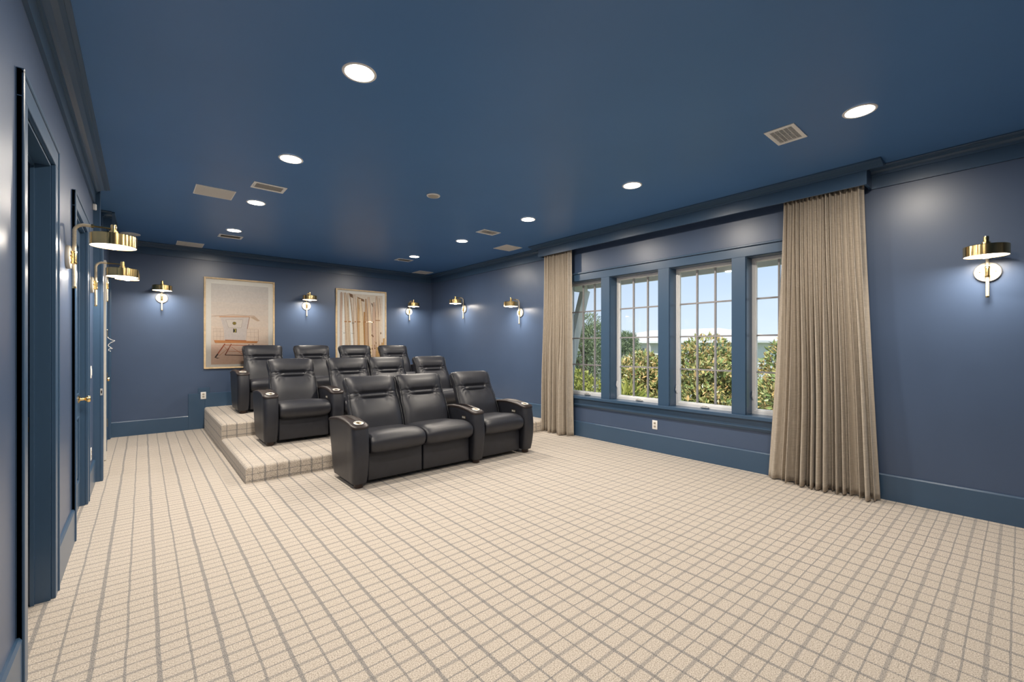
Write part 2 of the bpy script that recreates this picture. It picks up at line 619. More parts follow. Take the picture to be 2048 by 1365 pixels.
# ------------------------------------------------------------------ window casing boards
cs = 5.13
wy0, wy1 = WIN[3][0], WIN[0][1]
tc_ = MB().box(cs, XR, wy0 - 0.11, wy1 + 0.11, WZ1, 2.50, bev=0.002).build('trim_7', M['trim'])
tag(tc_, 'blue flat boards framing the window row', kind='structure')
box_obj('casing_cap', (cs - 0.022, XR, wy0 - 0.125, wy1 + 0.125, 2.50, 2.522), M['trim'], tc_, 0.004)
for i in range(3):
    box_obj('mullion_board', (cs, XR, WIN[i + 1][1], WIN[i][0], WZ0 + 0.012, WZ1), M['trim'], tc_, 0.002)
box_obj('side_board', (cs, XR, wy1, wy1 + 0.11, WZ0 + 0.012, WZ1), M['trim'], tc_, 0.002)
box_obj('side_board', (cs, XR, wy0 - 0.11, wy0, WZ0 + 0.012, WZ1), M['trim'], tc_, 0.002)
box_obj('sill', (cs - 0.045, XR, wy0 - 0.14, wy1 + 0.14, WZ0 - 0.028, WZ0 + 0.012), M['trim'], tc_, 0.004)
for a, b in WIN:
    box_obj('inner_sill', (XR, 5.30, a, b, WZ0 - 0.001, WZ0 + 0.010), M['trim'], tc_)
box_obj('apron', (cs - 0.004, XR, wy0 - 0.11, wy1 + 0.11, 0.50, WZ0 - 0.028), M['trim'], tc_, 0.002)
mb = MB().prism([(XR, 0.455), (cs + 0.006, 0.455), (cs - 0.012, 0.485), (cs - 0.012, 0.50), (XR, 0.50)], 'y', wy0 - 0.11, wy1 + 0.11)
mb.build('apron_moulding', M['trim'], tc_)

# ------------------------------------------------------------------ windows
SX = 5.30      # room face of the white sash
for k, (a, b) in enumerate(WIN):
    r = thing('window_%d' % (k + 1), None, None, (SX, (a + b) / 2, WZ0), kind='structure')
    r['label'] = ['window beside the far curtain with the eave bracket outside', 'second window from the far curtain', 'third window from the far curtain, widest in view',
                  'window partly behind the near curtain'][k]
    hw = (b - a) / 2
    H = WZ1 - WZ0
    boxes('reveal_lining', ((-0.15, 0.0, -hw, -hw + 0.006, 0.012, H), (-0.15, 0.0, hw - 0.006, hw, 0.012, H), (-0.15, 0.0, -hw + 0.006, hw - 0.006, H - 0.006, H)), M['trim'], r)
    fw = 0.030
    boxes('frame', ((0, 0.07, -hw, -hw + fw, 0, H), (0, 0.07, hw - fw, hw, 0, H), (0, 0.07, -hw + fw, hw - fw, 0, fw + 0.016), (0, 0.07, -hw + fw, hw - fw, H - fw, H)), M['sash'], r)
    g0, g1, gz0, gz1 = -hw + 0.047, hw - 0.047, 0.066, H - 0.044
    boxes('sash', ((0.012, 0.055, -hw + fw, g0, fw, H - fw), (0.012, 0.055, g1, hw - fw, fw, H - fw), (0.012, 0.055, g0, g1, fw, gz0), (0.012, 0.055, g0, g1, gz1, H - fw)), M['sash'], r, 0.004)
    nx, nz = 3, 4
    pw, ph = (g1 - g0) / nx, (gz1 - gz0) / nz
    for i in range(1, nx):
        box_obj('muntin', (0.018, 0.046, g0 + i * pw - 0.009, g0 + i * pw + 0.009, gz0, gz1), M['muntin'], r)
    for j in range(1, nz):
        box_obj('muntin', (0.017, 0.047, g0, g1, gz0 + j * ph - 0.009, gz0 + j * ph + 0.009), M['muntin'], r)
    pm = MB().add([(0, -pw / 2, -ph / 2), (0, pw / 2, -ph / 2), (0, pw / 2, ph / 2), (0, -pw / 2, ph / 2)], [(0, 1, 2, 3)]).mesh('pane', M['glass'])
    for i in range(nx):
        for j in range(nz):
            put('pane', pm, r, (0.032, g0 + (i + 0.5) * pw, gz0 + (j + 0.5) * ph))
    # folding crank on the bottom rail, latch on the side
    cr = MB().box(-0.028, 0.002, -0.055, 0.05, 0.014, 0.034, bev=0.006)
    cr.tube([(-0.02, 0.04, 0.036), (-0.024, 0.0, 0.046), (-0.022, -0.045, 0.038)], 0.006, 8)
    cr.build('crank', M['steel'], r)
    la = MB().box(-0.012, 0.002, hw - 0.026, hw - 0.010, 0.17, 0.27, bev=0.004)
    la.tube([(-0.010, hw - 0.018, 0.18), (-0.026, hw - 0.018, 0.21), (-0.014, hw - 0.018, 0.27)], 0.005, 6)
    la.build('latch', M['sash'], r)

# ------------------------------------------------------------------ left wall doors and casings
CT = 0.025


def casing(name, d, label, parent_w=0.105):
    w = parent_w
    o = MB().box(XL, XL + CT - 0.006, d[0] - w, d[1] + w, DZ, DZ + w + 0.005, bev=0.002).build(name, M['trim'])
    tag(o, label, kind='structure')
    for y0, y1, oy0, oy1 in ((d[0] - w, d[0], d[0] - w, d[0] - w + 0.018), (d[1], d[1] + w, d[1] + w - 0.018, d[1] + w)):
        m_ = MB().box(XL, XL + CT - 0.006, y0, y1, 0, DZ, bev=0.002)
        m_.box(XL, XL + CT, oy0, oy1, 0, DZ + w, bev=0.003)
        m_.build('casing_board', M['trim'], o)
    box_obj('casing_band', (XL, XL + CT, d[0] - w, d[1] + w, DZ + w - 0.014, DZ + w + 0.008), M['trim'], o, 0.003)
    boxes('jamb', ((W0, XL, d[0], d[0] + 0.016, 0, DZ - 0.016), (W0, XL, d[1] - 0.016, d[1], 0, DZ - 0.016), (W0, XL, d[0], d[1], DZ - 0.016, DZ)), M['trim'], o)
    return o


c1 = casing('trim_8', D1, 'blue casing of the open doorway nearest the viewer')
boxes('door_stop', ((XL - 0.075, XL - 0.06, D1[0] + 0.016, D1[1] - 0.016, DZ - 0.03, DZ - 0.016), (XL - 0.075, XL - 0.06, D1[1] - 0.03, D1[1] - 0.016, 0, DZ - 0.03)), M['trim'], c1)
mb = MB().box(XL - 0.105, XL - 0.08, D1[1] - 0.019, D1[1] - 0.015, 0.935, 1.015, bev=0.001)
mb.box(XL - 0.098, XL - 0.088, D1[1] - 0.0195, D1[1] - 0.015, 0.955, 0.995, mi=1)
mb.build('strike_plate', [M['bronze'], M['dark']], c1)
casing('trim_9', D2, 'blue casing of the closed panelled door')
casing('trim_10', D4, 'blue casing of the far door beside the back wall')


def panel_door(name, d, label, knob_y, knob_side, hinges):
    r = thing(name, None, None, (XL - 0.03, d[0], 0), kind='structure')
    r['label'] = label
    w = d[1] - d[0]
    g = 0.019
    MB().box(-0.04, -0.012, g, w - g, 0.012, DZ - 0.02).build('slab', M['trim'], r)
    boxes('stile', ((-0.012, 0.0, g, 0.125, 0.012, DZ - 0.02), (-0.012, 0.0, w - 0.125, w - g, 0.012, DZ - 0.02)), M['trim'], r)
    boxes('rail', [(-0.012, 0.0, 0.125, w - 0.125, z0, z1) for z0, z1 in ((0.012, 0.24), (0.80, 0.98), (DZ - 0.15, DZ - 0.02))], M['trim'], r)
    for z0, z1 in ((0.24, 0.80), (0.98, DZ - 0.15)):
        p = MB().box(-0.012, -0.003, 0.165, w - 0.165, z0 + 0.04, z1 - 0.04, bev=0.004)
        p.build('panel', M['trim'], r)
        boxes('moulding', [(-0.012, 0.006, a0, a1, b0, b1) for a0, a1, b0, b1 in
                           ((0.125, 0.142, z0, z1), (w - 0.142, w - 0.125, z0, z1), (0.142, w - 0.142, z0, z0 + 0.017), (0.142, w - 0.142, z1 - 0.017, z1))], M['trim'], r, 0.003)
    k = MB().lathe([(0.0, 0.0), (0.032, 0.0), (0.032, 0.006), (0.014, 0.010), (0.011, 0.035), (0.016, 0.042), (0.027, 0.050), (0.029, 0.062), (0.022, 0.074), (0.0, 0.077)],
                   (0, knob_y, 0.94), 'x', 24, False, False)
    k.build('knob', M['brass'], r, 40)
    for z in hinges:
        hm = MB().lathe([(0.008, z - 0.055), (0.008, z + 0.055)], (0.012, w - g + 0.003, 0), 'z', 10)
        hm.lathe([(0.004, z + 0.055), (0.009, z + 0.058), (0.003, z + 0.068)], (0.012, w - g + 0.003, 0), 'z', 10)
        hm.box(0.0, 0.006, w - g - 0.03, w - g + 0.022, z - 0.05, z + 0.05)
        hm.build('hinge', M['bronze'], r)
    return r


panel_door('door_1', D2, 'closed blue panelled door with a brass knob', 0.72, 1, [])
panel_door('door_2', D4, 'blue door with brass hinges in the far corner', 0.09, -1, [0.25, 0.93, 1.57, 2.2])
# passage corner: jog in the wall and the white door leaf standing open in the passage
mb = MB().box(XL, XL + 0.05, HALL[0], HALL[0] + 0.12, 0, ZC)
o = struct('trim_11', mb, M['trim'], 'blue pilaster at the passage corner')
mb = MB().box(XL + 0.05, XL + 0.074, HALL[0], HALL[0] + 0.10, 0, 2.51, bev=0.003)
mb.build('casing_board', M['trim'], o)
mb = MB().box(XL + 0.052, XL + 0.071, HALL[0] - 0.003, HALL[0] + 0.001, 0.885, 0.955, bev=0.001)
mb.box(XL + 0.057, XL + 0.067, HALL[0] - 0.0036, HALL[0], 0.905, 0.935, mi=1)
mb.build('latch_plate', [M['steel'], M['dark']], o)
r = thing('door_3', None, None, (-1.12, HALL[1] - 0.05, 0.008), kind='structure')
r['label'] = 'white door leaf standing open in the passage'
MB().box(0, 0.782, 0.012, 0.045, 0, 2.425).build('slab', M['whitedoor'], r)
boxes('stile', [(x0, x1, 0.0, 0.012, z0, z1) for x0, x1, z0, z1 in ((0, 0.11, 0, 2.425), (0.672, 0.782, 0, 2.425), (0.11, 0.672, 0, 0.22), (0.11, 0.672, 0.8, 0.95), (0.11, 0.672, 2.3, 2.425))], M['whitedoor'], r)

# ------------------------------------------------------------------ seating platform
STEP_X, S1Y, S2Y, S1Z, S2Z = 0.793, 5.086, 6.85, 0.168, 0.357


def carpet_step(name, x0, x1, y0, y1, z, label):
    rad = 0.032
    prof = []
    for i in range(7):
        a = PI / 2 * i / 6
        prof.append((rad - rad * math.cos(a), -rad + rad * math.sin(a)))
    rings = []
    base = [(x0, y0), (x0, y1), (x1, y1), (x1, y0)]
    def ring(d, zz):
        return [(x0 + d, y0 + d, zz), (x0 + d, y1, zz), (x1, y1, zz), (x1, y0 + d, zz)]
    rings.append(ring(0.0, 0.0))
    for d, h in prof:
        rings.append(ring(d, z + h))
    o = MB().loft(rings).build(name, M['carpet'], None, 50)
    return tag(o, label, 'platform', kind='structure')


carpet_step('lower_platform', STEP_X, XR - BT, S1Y, S2Y, S1Z, 'lower carpeted platform step under the middle row of seats')
carpet_step('upper_platform', STEP_X, XR - BT, S2Y, YB - BT, S2Z, 'upper carpeted platform step under the back row of seats')

# ------------------------------------------------------------------ recliners
SW, AW = 0.62, 0.17


def smoothstep(a, b, x):
    t = max(0.0, min(1.0, (x - a) / (b - a)))
    return t * t * (3 - 2 * t)


def gauss(x, s):
    return math.exp(-(x / s) ** 2)


def catmull(P, n):
    out = []
    m = len(P) - 1
    for i in range(n + 1):
        t = i / n * m
        k = min(int(t), m - 1)
        f = t - k
        p0, p1, p2, p3 = P[max(k - 1, 0)], P[k], P[k + 1], P[min(k + 2, m)]
        out.append(tuple(0.5 * (2 * b + (c - a) * f + (2 * a - 5 * b + 4 * c - d) * f * f + (3 * b - a - 3 * c + d) * f ** 3) for a, b, c, d in zip(p0, p1, p2, p3)))
    return out


BK = [(0.500, 0.40), (0.535, 0.52), (0.590, 0.65), (0.648, 0.765), (0.685, 0.835), (0.715, 0.90), (0.752, 0.97), (0.790, 1.025)]


def backrest_mesh():
    path = catmull(BK, 66)
    mb = MB()
    rings = []
    n = len(path)
    NP = 96
    z_s1, z_s2 = 0.838, 0.782
    for i, (y, z) in enumerate(path):
        a, b = path[max(i - 1, 0)], path[min(i + 1, n - 1)]
        ty, tz = b[0] - a[0], b[1] - a[1]
        l = math.hypot(ty, tz)
        ty, tz = ty / l, tz / l
        ny, nz = -tz, ty                       # towards the sitter
        end = min(i / (n - 1) / 0.07, 1.0)
        top = min((n - 1 - i) / (n - 1) / 0.11, 1.0)
        rnd = math.sqrt(max(0.0, 1 - (1 - top) ** 2.2)) * math.sqrt(max(0.02, 1 - (1 - end) ** 2))
        hw = 0.302 - 0.012 * smoothstep(0.70, 0.80, z) * (1 - smoothstep(0.86, 0.97, z)) - 0.02 * (1 - top) ** 2
        th = 0.062
        ring = []
        for j in range(NP):
            t = 2 * PI * j / NP
            ct, st = math.cos(t), math.sin(t)
            e = 2 / 5.0
            px = hw * math.copysign(abs(ct) ** e, ct)
            pn = th * math.copysign(abs(st) ** e, st) * (0.25 + 0.75 * rnd)
            if st > 0:
                x = px
                w = smoothstep(0.0, 0.5, st)
                c = 1 - smoothstep(0.125, 0.19, abs(x))
                d = 0.0
                d -= (0.006 + 0.024 * c) * gauss(z - z_s1, 0.010 + 0.003 * c)
                d -= (0.006 + 0.015 * c) * gauss(z - z_s2, 0.008)
                band = smoothstep(z_s2 - 0.012, z_s2 + 0.012, z) * (1 - smoothstep(z_s1 - 0.012, z_s1 + 0.012, z))
                d -= 0.012 * gauss(abs(x) - 0.150, 0.010) * band
                d += 0.008 * c * band
                # headrest and lumbar swell
                d += 0.027 * gauss(z - 0.925, 0.07) * (1 - (abs(x) / 0.30) ** 4)
                d += 0.026 * gauss(z - 0.63, 0.11) * (1 - (abs(x) / 0.30) ** 3)
                # creases running out of the band ends
                rx, rz = abs(x) - 0.15, z - 0.81
                rr = math.hypot(rx, rz)
                ang = math.atan2(rz, rx)
                d += 0.0055 * math.sin(ang * 11) * gauss(rr - 0.045, 0.04) * (1 if rx > -0.03 else 0.25)
                d += 0.0022 * math.sin(x * 95 + 3 * math.sin(z * 40)) * c * gauss(z - 0.81, 0.03)
                d -= 0.010 * smoothstep(0.22, 0.30, abs(x))
                pn += d * w
            ring.append((px, y + ny * pn, z + nz * pn))
        rings.append(ring)
    mb.loft(rings)
    return mb.mesh('backrest', M['leather'], 60)


def piping_mesh():
    path = catmull(BK, 40)
    out = []
    for s in (-1, 1):
        mb = MB()
        pts = []
        for i, (y, z) in enumerate(path[2:39]):
            hw = 0.302 - 0.012 * smoothstep(0.70, 0.80, z) * (1 - smoothstep(0.86, 0.97, z))
            top = min((40 - (i + 2)) / 40 / 0.11, 1.0)
            hw -= 0.02 * (1 - top) ** 2
            pts.append((s * (hw - 0.010), y - 0.046, z + 0.020))
        mb.tube(pts, 0.0045, 6)
        out.append(mb.mesh('piping', M['piping'], 60))
    return out


def cushion_mesh():
    """seat cushion: rounded slab with a waterfall front"""
    mb = MB()
    rings = []
    NX = 28
    prof = []
    # closed profile in (y, z): front nose, top, rear, bottom
    P = [(0.045, 0.312), (0.0, 0.322), (-0.034, 0.352), (-0.048, 0.405), (-0.040, 0.458), (0.005, 0.500), (0.10, 0.518), (0.22, 0.512), (0.36, 0.498), (0.50, 0.488), (0.58, 0.46), (0.60, 0.39), (0.58, 0.322), (0.30, 0.312)]
    cl = P + [P[0]]
    m = len(P)
    for s in range(m * 4):
        t = s / 4
        k = int(t)
        f = t - k
        p0, p1, p2, p3 = P[(k - 1) % m], P[k % m], P[(k + 1) % m], P[(k + 2) % m]
        prof.append(tuple(0.5 * (2 * b + (c - a) * f + (2 * a - 5 * b + 4 * c - d) * f * f + (3 * b - a - 3 * c + d) * f ** 3) for a, b, c, d in zip(p0, p1, p2, p3)))
    cy, cz = 0.27, 0.415
    for i in range(NX + 1):
        t = i / NX * 2 - 1
        x = 0.303 * math.copysign(abs(t) ** 0.62 if abs(t) > 0 else 0, t) if False else 0.303 * math.sin(t * PI / 2)
        e = (1 - abs(x / 0.303) ** 7)
        sh = max(0.0, e) ** 0.5
        sc = 0.72 + 0.28 * sh
        crown = 0.008 * (1 - (x / 0.303) ** 2)
        rings.append([(x, cy + (y - cy) * (0.93 + 0.07 * sh), cz + (z - cz) * sc + (crown if z > cz else 0)) for y, z in prof])
    mb.loft(rings)
    return mb.mesh('seat_cushion', M['leather'], 60)


def slab_mesh(name, x, y0, y1, z0, z1, bev, seg, m):
    return MB().box(-x, x, y0, y1, z0, z1, bev=bev, seg=seg).mesh(name, m, 40)


def arm_outline(hx, yf, yb, z, n_front=18, r_back=0.03, warp=True):
    """plan outline at height z, rounded front"""
    pts = []
    rf = 0.075
    for i in range(n_front + 1):
        a = PI * i / n_front
        cx, sy = -math.cos(a), math.sin(a)
        e = 0.62
        pts.append((hx * math.copysign(abs(cx) ** e, cx), yf + rf - rf * abs(sy) ** e))
    seg = 12
    for i in range(1, seg):
        pts.append((hx, yf + rf + (yb - r_back - yf - rf) * i / seg))
    for i in range(5):
        a = PI / 2 * i / 4
        pts.append((hx - r_back + r_back * math.cos(a), yb - r_back + r_back * math.sin(a)))
    for i in range(5):
        a = PI / 2 + PI / 2 * i / 4
        pts.append((-hx + r_back + r_back * math.cos(a), yb - r_back + r_back * math.sin(a)))
    for i in range(seg - 1, 0, -1):
        pts.append((-hx, yf + rf + (yb - r_back - yf - rf) * i / seg))
    out = []
    for x, y in pts:
        # front wrap stands a little proud of the side panel
        k = 0.004 * (1 - smoothstep(0.075, 0.09, y))
        x += math.copysign(k, x) if abs(x) > 0.02 else 0
        zt = arm_top(y)
        zz = 0.05 + (z - 0.05) * (zt - 0.05) / 0.55
        out.append((x, y, zz))
    return out


def arm_top(y):
    return 0.595 + 0.048 * math.sin(PI * max(0.0, min(1.0, (y + 0.02) / 0.74))) ** 0.9 * (1 if True else 0)


def arm_front(z):
    t = (z - 0.05) / 0.55
    return 0.012 - 0.062 * math.sin(PI * (0.08 + 0.80 * t)) ** 0.8


def arm_mesh():
    rings = []
    for i in range(15):
        z = 0.05 + 0.55 * i / 14
        t = i / 14
        hx = 0.074 + 0.007 * math.sin(PI * min(1, t * 1.25) / 2) - 0.006 * max(0, (0.12 - t) / 0.12)
        rings.append(arm_outline(hx, arm_front(z), 0.585 + 0.125 * t, z))
    return MB().loft(rings).mesh('armrest', M['leather'], 50)


def cap_mesh():
    rings = []
    yf = arm_front(0.60) - 0.004
    for hx, dz, dy in ((0.079, -0.012, 0.0), (0.084, -0.010, -0.004), (0.085, 0.004, -0.005), (0.082, 0.012, -0.001), (0.070, 0.018, 0.012), (0.05, 0.021, 0.03)):
        rings.append([(x, y, z + dz) for x, y, z in arm_outline(hx, yf + dy, 0.712 - dy, 0.60)])
    return MB().loft(rings).mesh('armrest_cap', M['leather_cap'], 50)


def cup_mesh():
    mb = MB()
    z = arm_top(0.05) + 0.0205
    prof = [(0.036, z - 0.002), (0.046, z - 0.002), (0.049, z + 0.002), (0.046, z + 0.005), (0.040, z + 0.005), (0.038, z + 0.001)]
    mb.lathe(prof + [prof[0]], (0, 0.055, 0), 'z', 32, False, False)
    mb.lathe([(0.039, z + 0.001), (0.0, z + 0.001)], (0, 0.055, 0), 'z', 32, False, False)
    mb.lathe([(0.024, z + 0.0035), (0.026, z + 0.002)], (0, 0.055, 0), 'z', 24, True, False, mi=1)
    slope = (arm_top(0.10) - arm_top(0.01)) / 0.09
    mb.v = [(x, y, zz + (y - 0.055) * slope + 0.0035) for x, y, zz in mb.v]
    return mb.mesh('cup_holder', [M['steel'], M['bronze']], 50)


def panel_mesh(s):
    mb = MB()
    x = s * 0.0815
    mb.box(x - 0.003, x + 0.003, 0.150, 0.225, 0.515, 0.548, bev=0.001)
    for k in range(3):
        y = 0.165 + k * 0.022
        mb.box(x - 0.0055, x + 0.0055, y - 0.008, y + 0.008, 0.522, 0.541, bev=0.001, mi=1)
    return mb.mesh('control_panel', [M['bronze'], M['steel']])


def foot_mesh():
    return MB().lathe([(0.030, 0.0), (0.042, 0.004), (0.047, 0.048), (0.047, 0.054)], (0, 0.055, 0), 'z', 24).mesh('foot', M['wood_foot'], 50)


def shell_mesh():
    """body behind and under the cushion"""
    mb = MB()
    mb.prism([(0.10, 0.06), (0.66, 0.06), (0.76, 0.55), (0.62, 0.55), (0.57, 0.33), (0.10, 0.33)], 'x', -0.298, 0.298)
    return mb.mesh('body', M['leather'])


RM = dict(back=backrest_mesh(), pipe=piping_mesh(), cushion=cushion_mesh(), foot=foot_mesh(), arm=arm_mesh(), cap=cap_mesh(), cup=cup_mesh(), body=shell_mesh(),
          rest=slab_mesh('footrest', 0.303, 0.052, 0.112, 0.045, 0.328, 0.016, 3, M['leather']), ctl=panel_mesh(-1))


def add_arm(root, x, panel):
    a = put('armrest', RM['arm'], root, (x, 0, 0))
    put('armrest_cap', RM['cap'], a)
    put('cup_holder', RM['cup'], a)
    put('foot', RM['foot'], a)
    if panel:
        put('control_panel', RM['ctl'], a)


def recliner(cx, y, z, arms, label, group):
    r = thing('recliner', label, 'recliner', (cx, y, z), 0, group)
    b = put('backrest', RM['back'], r)
    for pm_ in RM['pipe']:
        put('piping', pm_, b)
    put('seat_cushion', RM['cushion'], r)
    put('footrest', RM['rest'], r)
    put('body', RM['body'], r)
    for s in arms:
        add_arm(r, s * (SW / 2 + AW / 2 + 0.002), s > 0)
    return r


def row(x0, y, z, spec, labels, group):
    """spec: string of A (arm) and S (seat); every arm belongs to a neighbouring seat"""
    x = x0
    seats, arms = [], []
    for ch in spec:
        if ch == 'A':
            arms.append((x, len(seats)))
            x += AW
        else:
            seats.append(x + SW / 2)
            x += SW
    own = [[] for _ in seats]
    for ax, k in arms:
        if k < len(seats) and (k == 0 or ASSIGN.get((group, k), 'L') == 'L') and k < len(seats):
            own[k].append(-1)
        else:
            own[k - 1].append(1)
    for i, cx in enumerate(seats):
        recliner(cx, y, z, own[i], labels[i], group)


G1, G2, G3 = 'front row of recliners', 'middle row of recliners', 'back row of recliners'
ASSIGN = {(G1, 2): 'R', (G2, 3): 'R', (G2, 1): 'R'}
row(1.535, 4.18, 0, 'ASSASA',
    ['front-row leather recliner at the left end, beside the lower step', 'middle recliner of the front row, without a left armrest of its own', 'front-row leather recliner nearest the windows'], G1)
row(1.112, 5.945, S1Z, 'ASASSASA',
    ['middle-row recliner on the left end of the lower platform', 'second recliner from the left in the middle row', 'third recliner from the left in the middle row', 'middle-row recliner nearest the windowed wall'], G2)
row(1.088, 7.70, S2Z, 'ASASASASA',
    ['back-row recliner at the left end, below the lifeguard tower picture', 'second recliner from the left in the back row, between the pictures', 'third recliner from the left in the back row, below the surfboard picture',
     'back-row recliner nearest the right corner'], G3)

# ------------------------------------------------------------------ wall sconces
def sconce_meshes():
    S = {}
    # local frame: wall plane at y=0, room towards -y, z = 0 at plate centre
    S['backplate'] = MB().lathe([(0.0, 0.0), (0.076, 0.0), (0.078, -0.006), (0.078, -0.016), (0.074, -0.022), (0.0, -0.022)], (0, 0, 0), 'y', 40, False, False).mesh('backplate', M['plate'], 40)
    pts = [(0, -0.038, -0.20), (0, -0.038, 0.16)]
    arc = [(0, -0.038 - 0.05 * (1 - math.cos(a)), 0.175 + 0.05 * math.sin(a)) for a in [PI / 2 * i / 10 for i in range(11)]]
    path = [(0, -0.038, -0.195 + 0.37 * i / 40) for i in range(41)] + arc[1:] + [(0, -0.088 - 0.035 * i / 5, 0.225) for i in range(1, 6)]
    S['stem'] = MB().tube(path, lambda i: 0.0098 + (0.0012 if i % 2 else 0.0), 14).mesh('stem', M['wrap'], 80)
    S['end_cap'] = MB().lathe([(0.0, -0.205), (0.011, -0.205), (0.011, -0.193)], (0, -0.038, 0), 'z', 16, False, False).mesh('end_cap', M['brass'], 40)
    mb = MB().lathe([(0.014, -0.042), (0.016, -0.038), (0.016, -0.030), (0.0135, -0.028), (0.0135, 0.028), (0.016, 0.030), (0.016, 0.038), (0.014, 0.042)], (0, -0.038, 0), 'z', 20)
    mb.lathe([(0.013, -0.020), (0.013, -0.034)], (0, 0, 0), 'y', 16)
    S['screw'] = MB().lathe([(0.0, -0.022), (0.006, -0.022), (0.005, -0.027), (0.0, -0.028)], (0, 0, 0), 'y', 12, False, False).mesh('screw', M['brass'], 40)
    S['collar'] = mb.mesh('collar', M['brass'], 40)
    mb = MB().tube([(0, -0.120, 0.225), (0, -0.133, 0.225)], 0.0125, 14)
    mb.tube([(0, -0.130, 0.225), (0, -0.230, 0.225)], 0.006, 12)
    mb.lathe([(0.0, 0.250), (0.015, 0.250), (0.016, 0.246), (0.016, 0.208), (0.024, 0.206), (0.024, 0.188), (0.030, 0.186), (0.030, 0.176)], (0, -0.232, 0), 'z', 24, False, True)
    S['arm'] = mb.mesh('arm', M['brass'], 40)
    prof = [(0.020, 0.178), (0.121, 0.178), (0.125, 0.174), (0.125, 0.098), (0.121, 0.098), (0.120, 0.170), (0.020, 0.172)]
    S['shade'] = MB().lathe(prof + [prof[0]], (0, -0.232, 0), 'z', 48, False, False).mesh('shade', M['brass'], 40)
    S['diffuser'] = MB().lathe([(0.0, 0.106), (0.1205, 0.106), (0.1205, 0.102), (0.040, 0.101), (0.036, 0.090), (0.020, 0.082), (0.0, 0.080)], (0, -0.232, 0), 'z', 40, False, False).mesh('diffuser', M['lamp_lens'], 50)
    return S


SM = sconce_meshes()


def sconce(x, y, z, rz, label, group):
    r = thing('wall_sconce', label, 'wall lamp', (x, y, z), rz, group)
    for k in ('backplate', 'stem', 'end_cap', 'collar', 'arm', 'shade', 'diffuser'):
        put(k, SM[k], r)
    for sx in (-0.042, 0.042):
        put('screw', SM['screw'], r, (sx, 0, 0.004))
    ld = bpy.data.lights.get('sconce_glow') or bpy.data.lights.new('sconce_glow', 'AREA')
    ld.shape = 'DISK'
    ld.size = 0.22
    ld.energy = SCONCE_W
    ld.color = WARM
    lo = bpy.data.objects.new('sconce_glow', ld)
    COL.objects.link(lo)
    lo.parent = r
    lo.location = (0, -0.232, 0.0775)
    return r


RZ_R, RZ_L, RZ_B = -PI / 2, PI / 2, 0.0
# local -y must point into the room: right wall room is -x, left wall room is +x, back wall room is -y
sconce(XR, 0.183, 1.985, -PI / 2, 'brass wall lamp alone on the right wall beside the near curtain', 'sconces on the right wall')
sconce(XR, 5.816, 1.985, -PI / 2, 'brass wall lamp next to the far curtain', 'sconces on the right wall')
sconce(XR, 7.59, 2.165, -PI / 2, 'brass wall lamp on the right wall nearest the back corner', 'sconces on the right wall')
sconce(XL, 4.09, 1.985, PI / 2, 'largest brass wall lamp on the left wall, nearest the viewer', 'sconces on the left wall')
sconce(XL, 5.83, 1.985, PI / 2, 'second brass wall lamp along the left wall', 'sconces on the left wall')
sconce(XL, 7.59, 2.165, PI / 2, 'farthest brass wall lamp on the left wall beyond the passage', 'sconces on the left wall')
sconce(0.234, YB, 2.16, 0, 'brass wall lamp left of the lifeguard tower picture', 'sconces on the back wall')
sconce(2.405, YB, 2.16, 0, 'brass wall lamp between the two framed pictures', 'sconces on the back wall')
sconce(4.564, YB, 2.16, 0, 'brass wall lamp right of the surfboard picture', 'sconces on the back wall')

# ------------------------------------------------------------------ recessed downlights
ring_me = MB()
prof = [(0.083, -0.002), (0.097, -0.001), (0.098, -0.003), (0.095, -0.006), (0.086, -0.007), (0.082, -0.005)]
ring_me.lathe(prof + [prof[0]], (0, 0, 0), 'z', 40, False, False)
ring_me = ring_me.mesh('trim_ring', M['white'], 40)
lens_me = MB().lathe([(0.0, -0.006), (0.084, -0.005), (0.084, -0.0015), (0.0, -0.001)], (0, 0, 0), 'z', 40, False, False).mesh('lens', M['lens'], 40)


def downlight(x, y, label):
    r = thing('downlight', label, 'ceiling light', (x, y, ZC), 0, 'recessed ceiling downlights')
    put('trim_ring', ring_me, r)
    put('lens', lens_me, r)
    ld = bpy.data.lights.get('downlight_beam') or bpy.data.lights.new('downlight_beam', 'AREA')
    ld.shape = 'DISK'
    ld.size = 0.165
    ld.energy = DOWN_W
    ld.color = WARM
    ld.spread = math.radians(178)
    lo = bpy.data.objects.new('downlight_beam', ld)
    COL.objects.link(lo)
    lo.parent = r
    lo.location = (0, 0, -0.012)


for y, lab in ((0.73, 'lit downlight next to the square vent grille'), (2.56, 'second lit downlight along the right side of the ceiling'),
               (4.115, 'third lit downlight along the right side of the ceiling'), (5.63, 'fourth lit downlight along the right side of the ceiling'), (7.18, 'right-side downlight nearest the back wall')):
    downlight(3.77, y, lab)
for y, lab in ((2.55, 'largest lit downlight, high on the left side of the ceiling'), (4.115, 'second lit downlight along the left side of the ceiling'),
               (5.63, 'third lit downlight along the left side of the ceiling'), (7.19, 'left-side downlight nearest the back wall'), (0.73, 'added downlight above the viewer, out of frame, to light the foreground')):  # last entry is an unseen extra lamp, added to brighten the foreground floor
    downlight(0.98, y, lab)

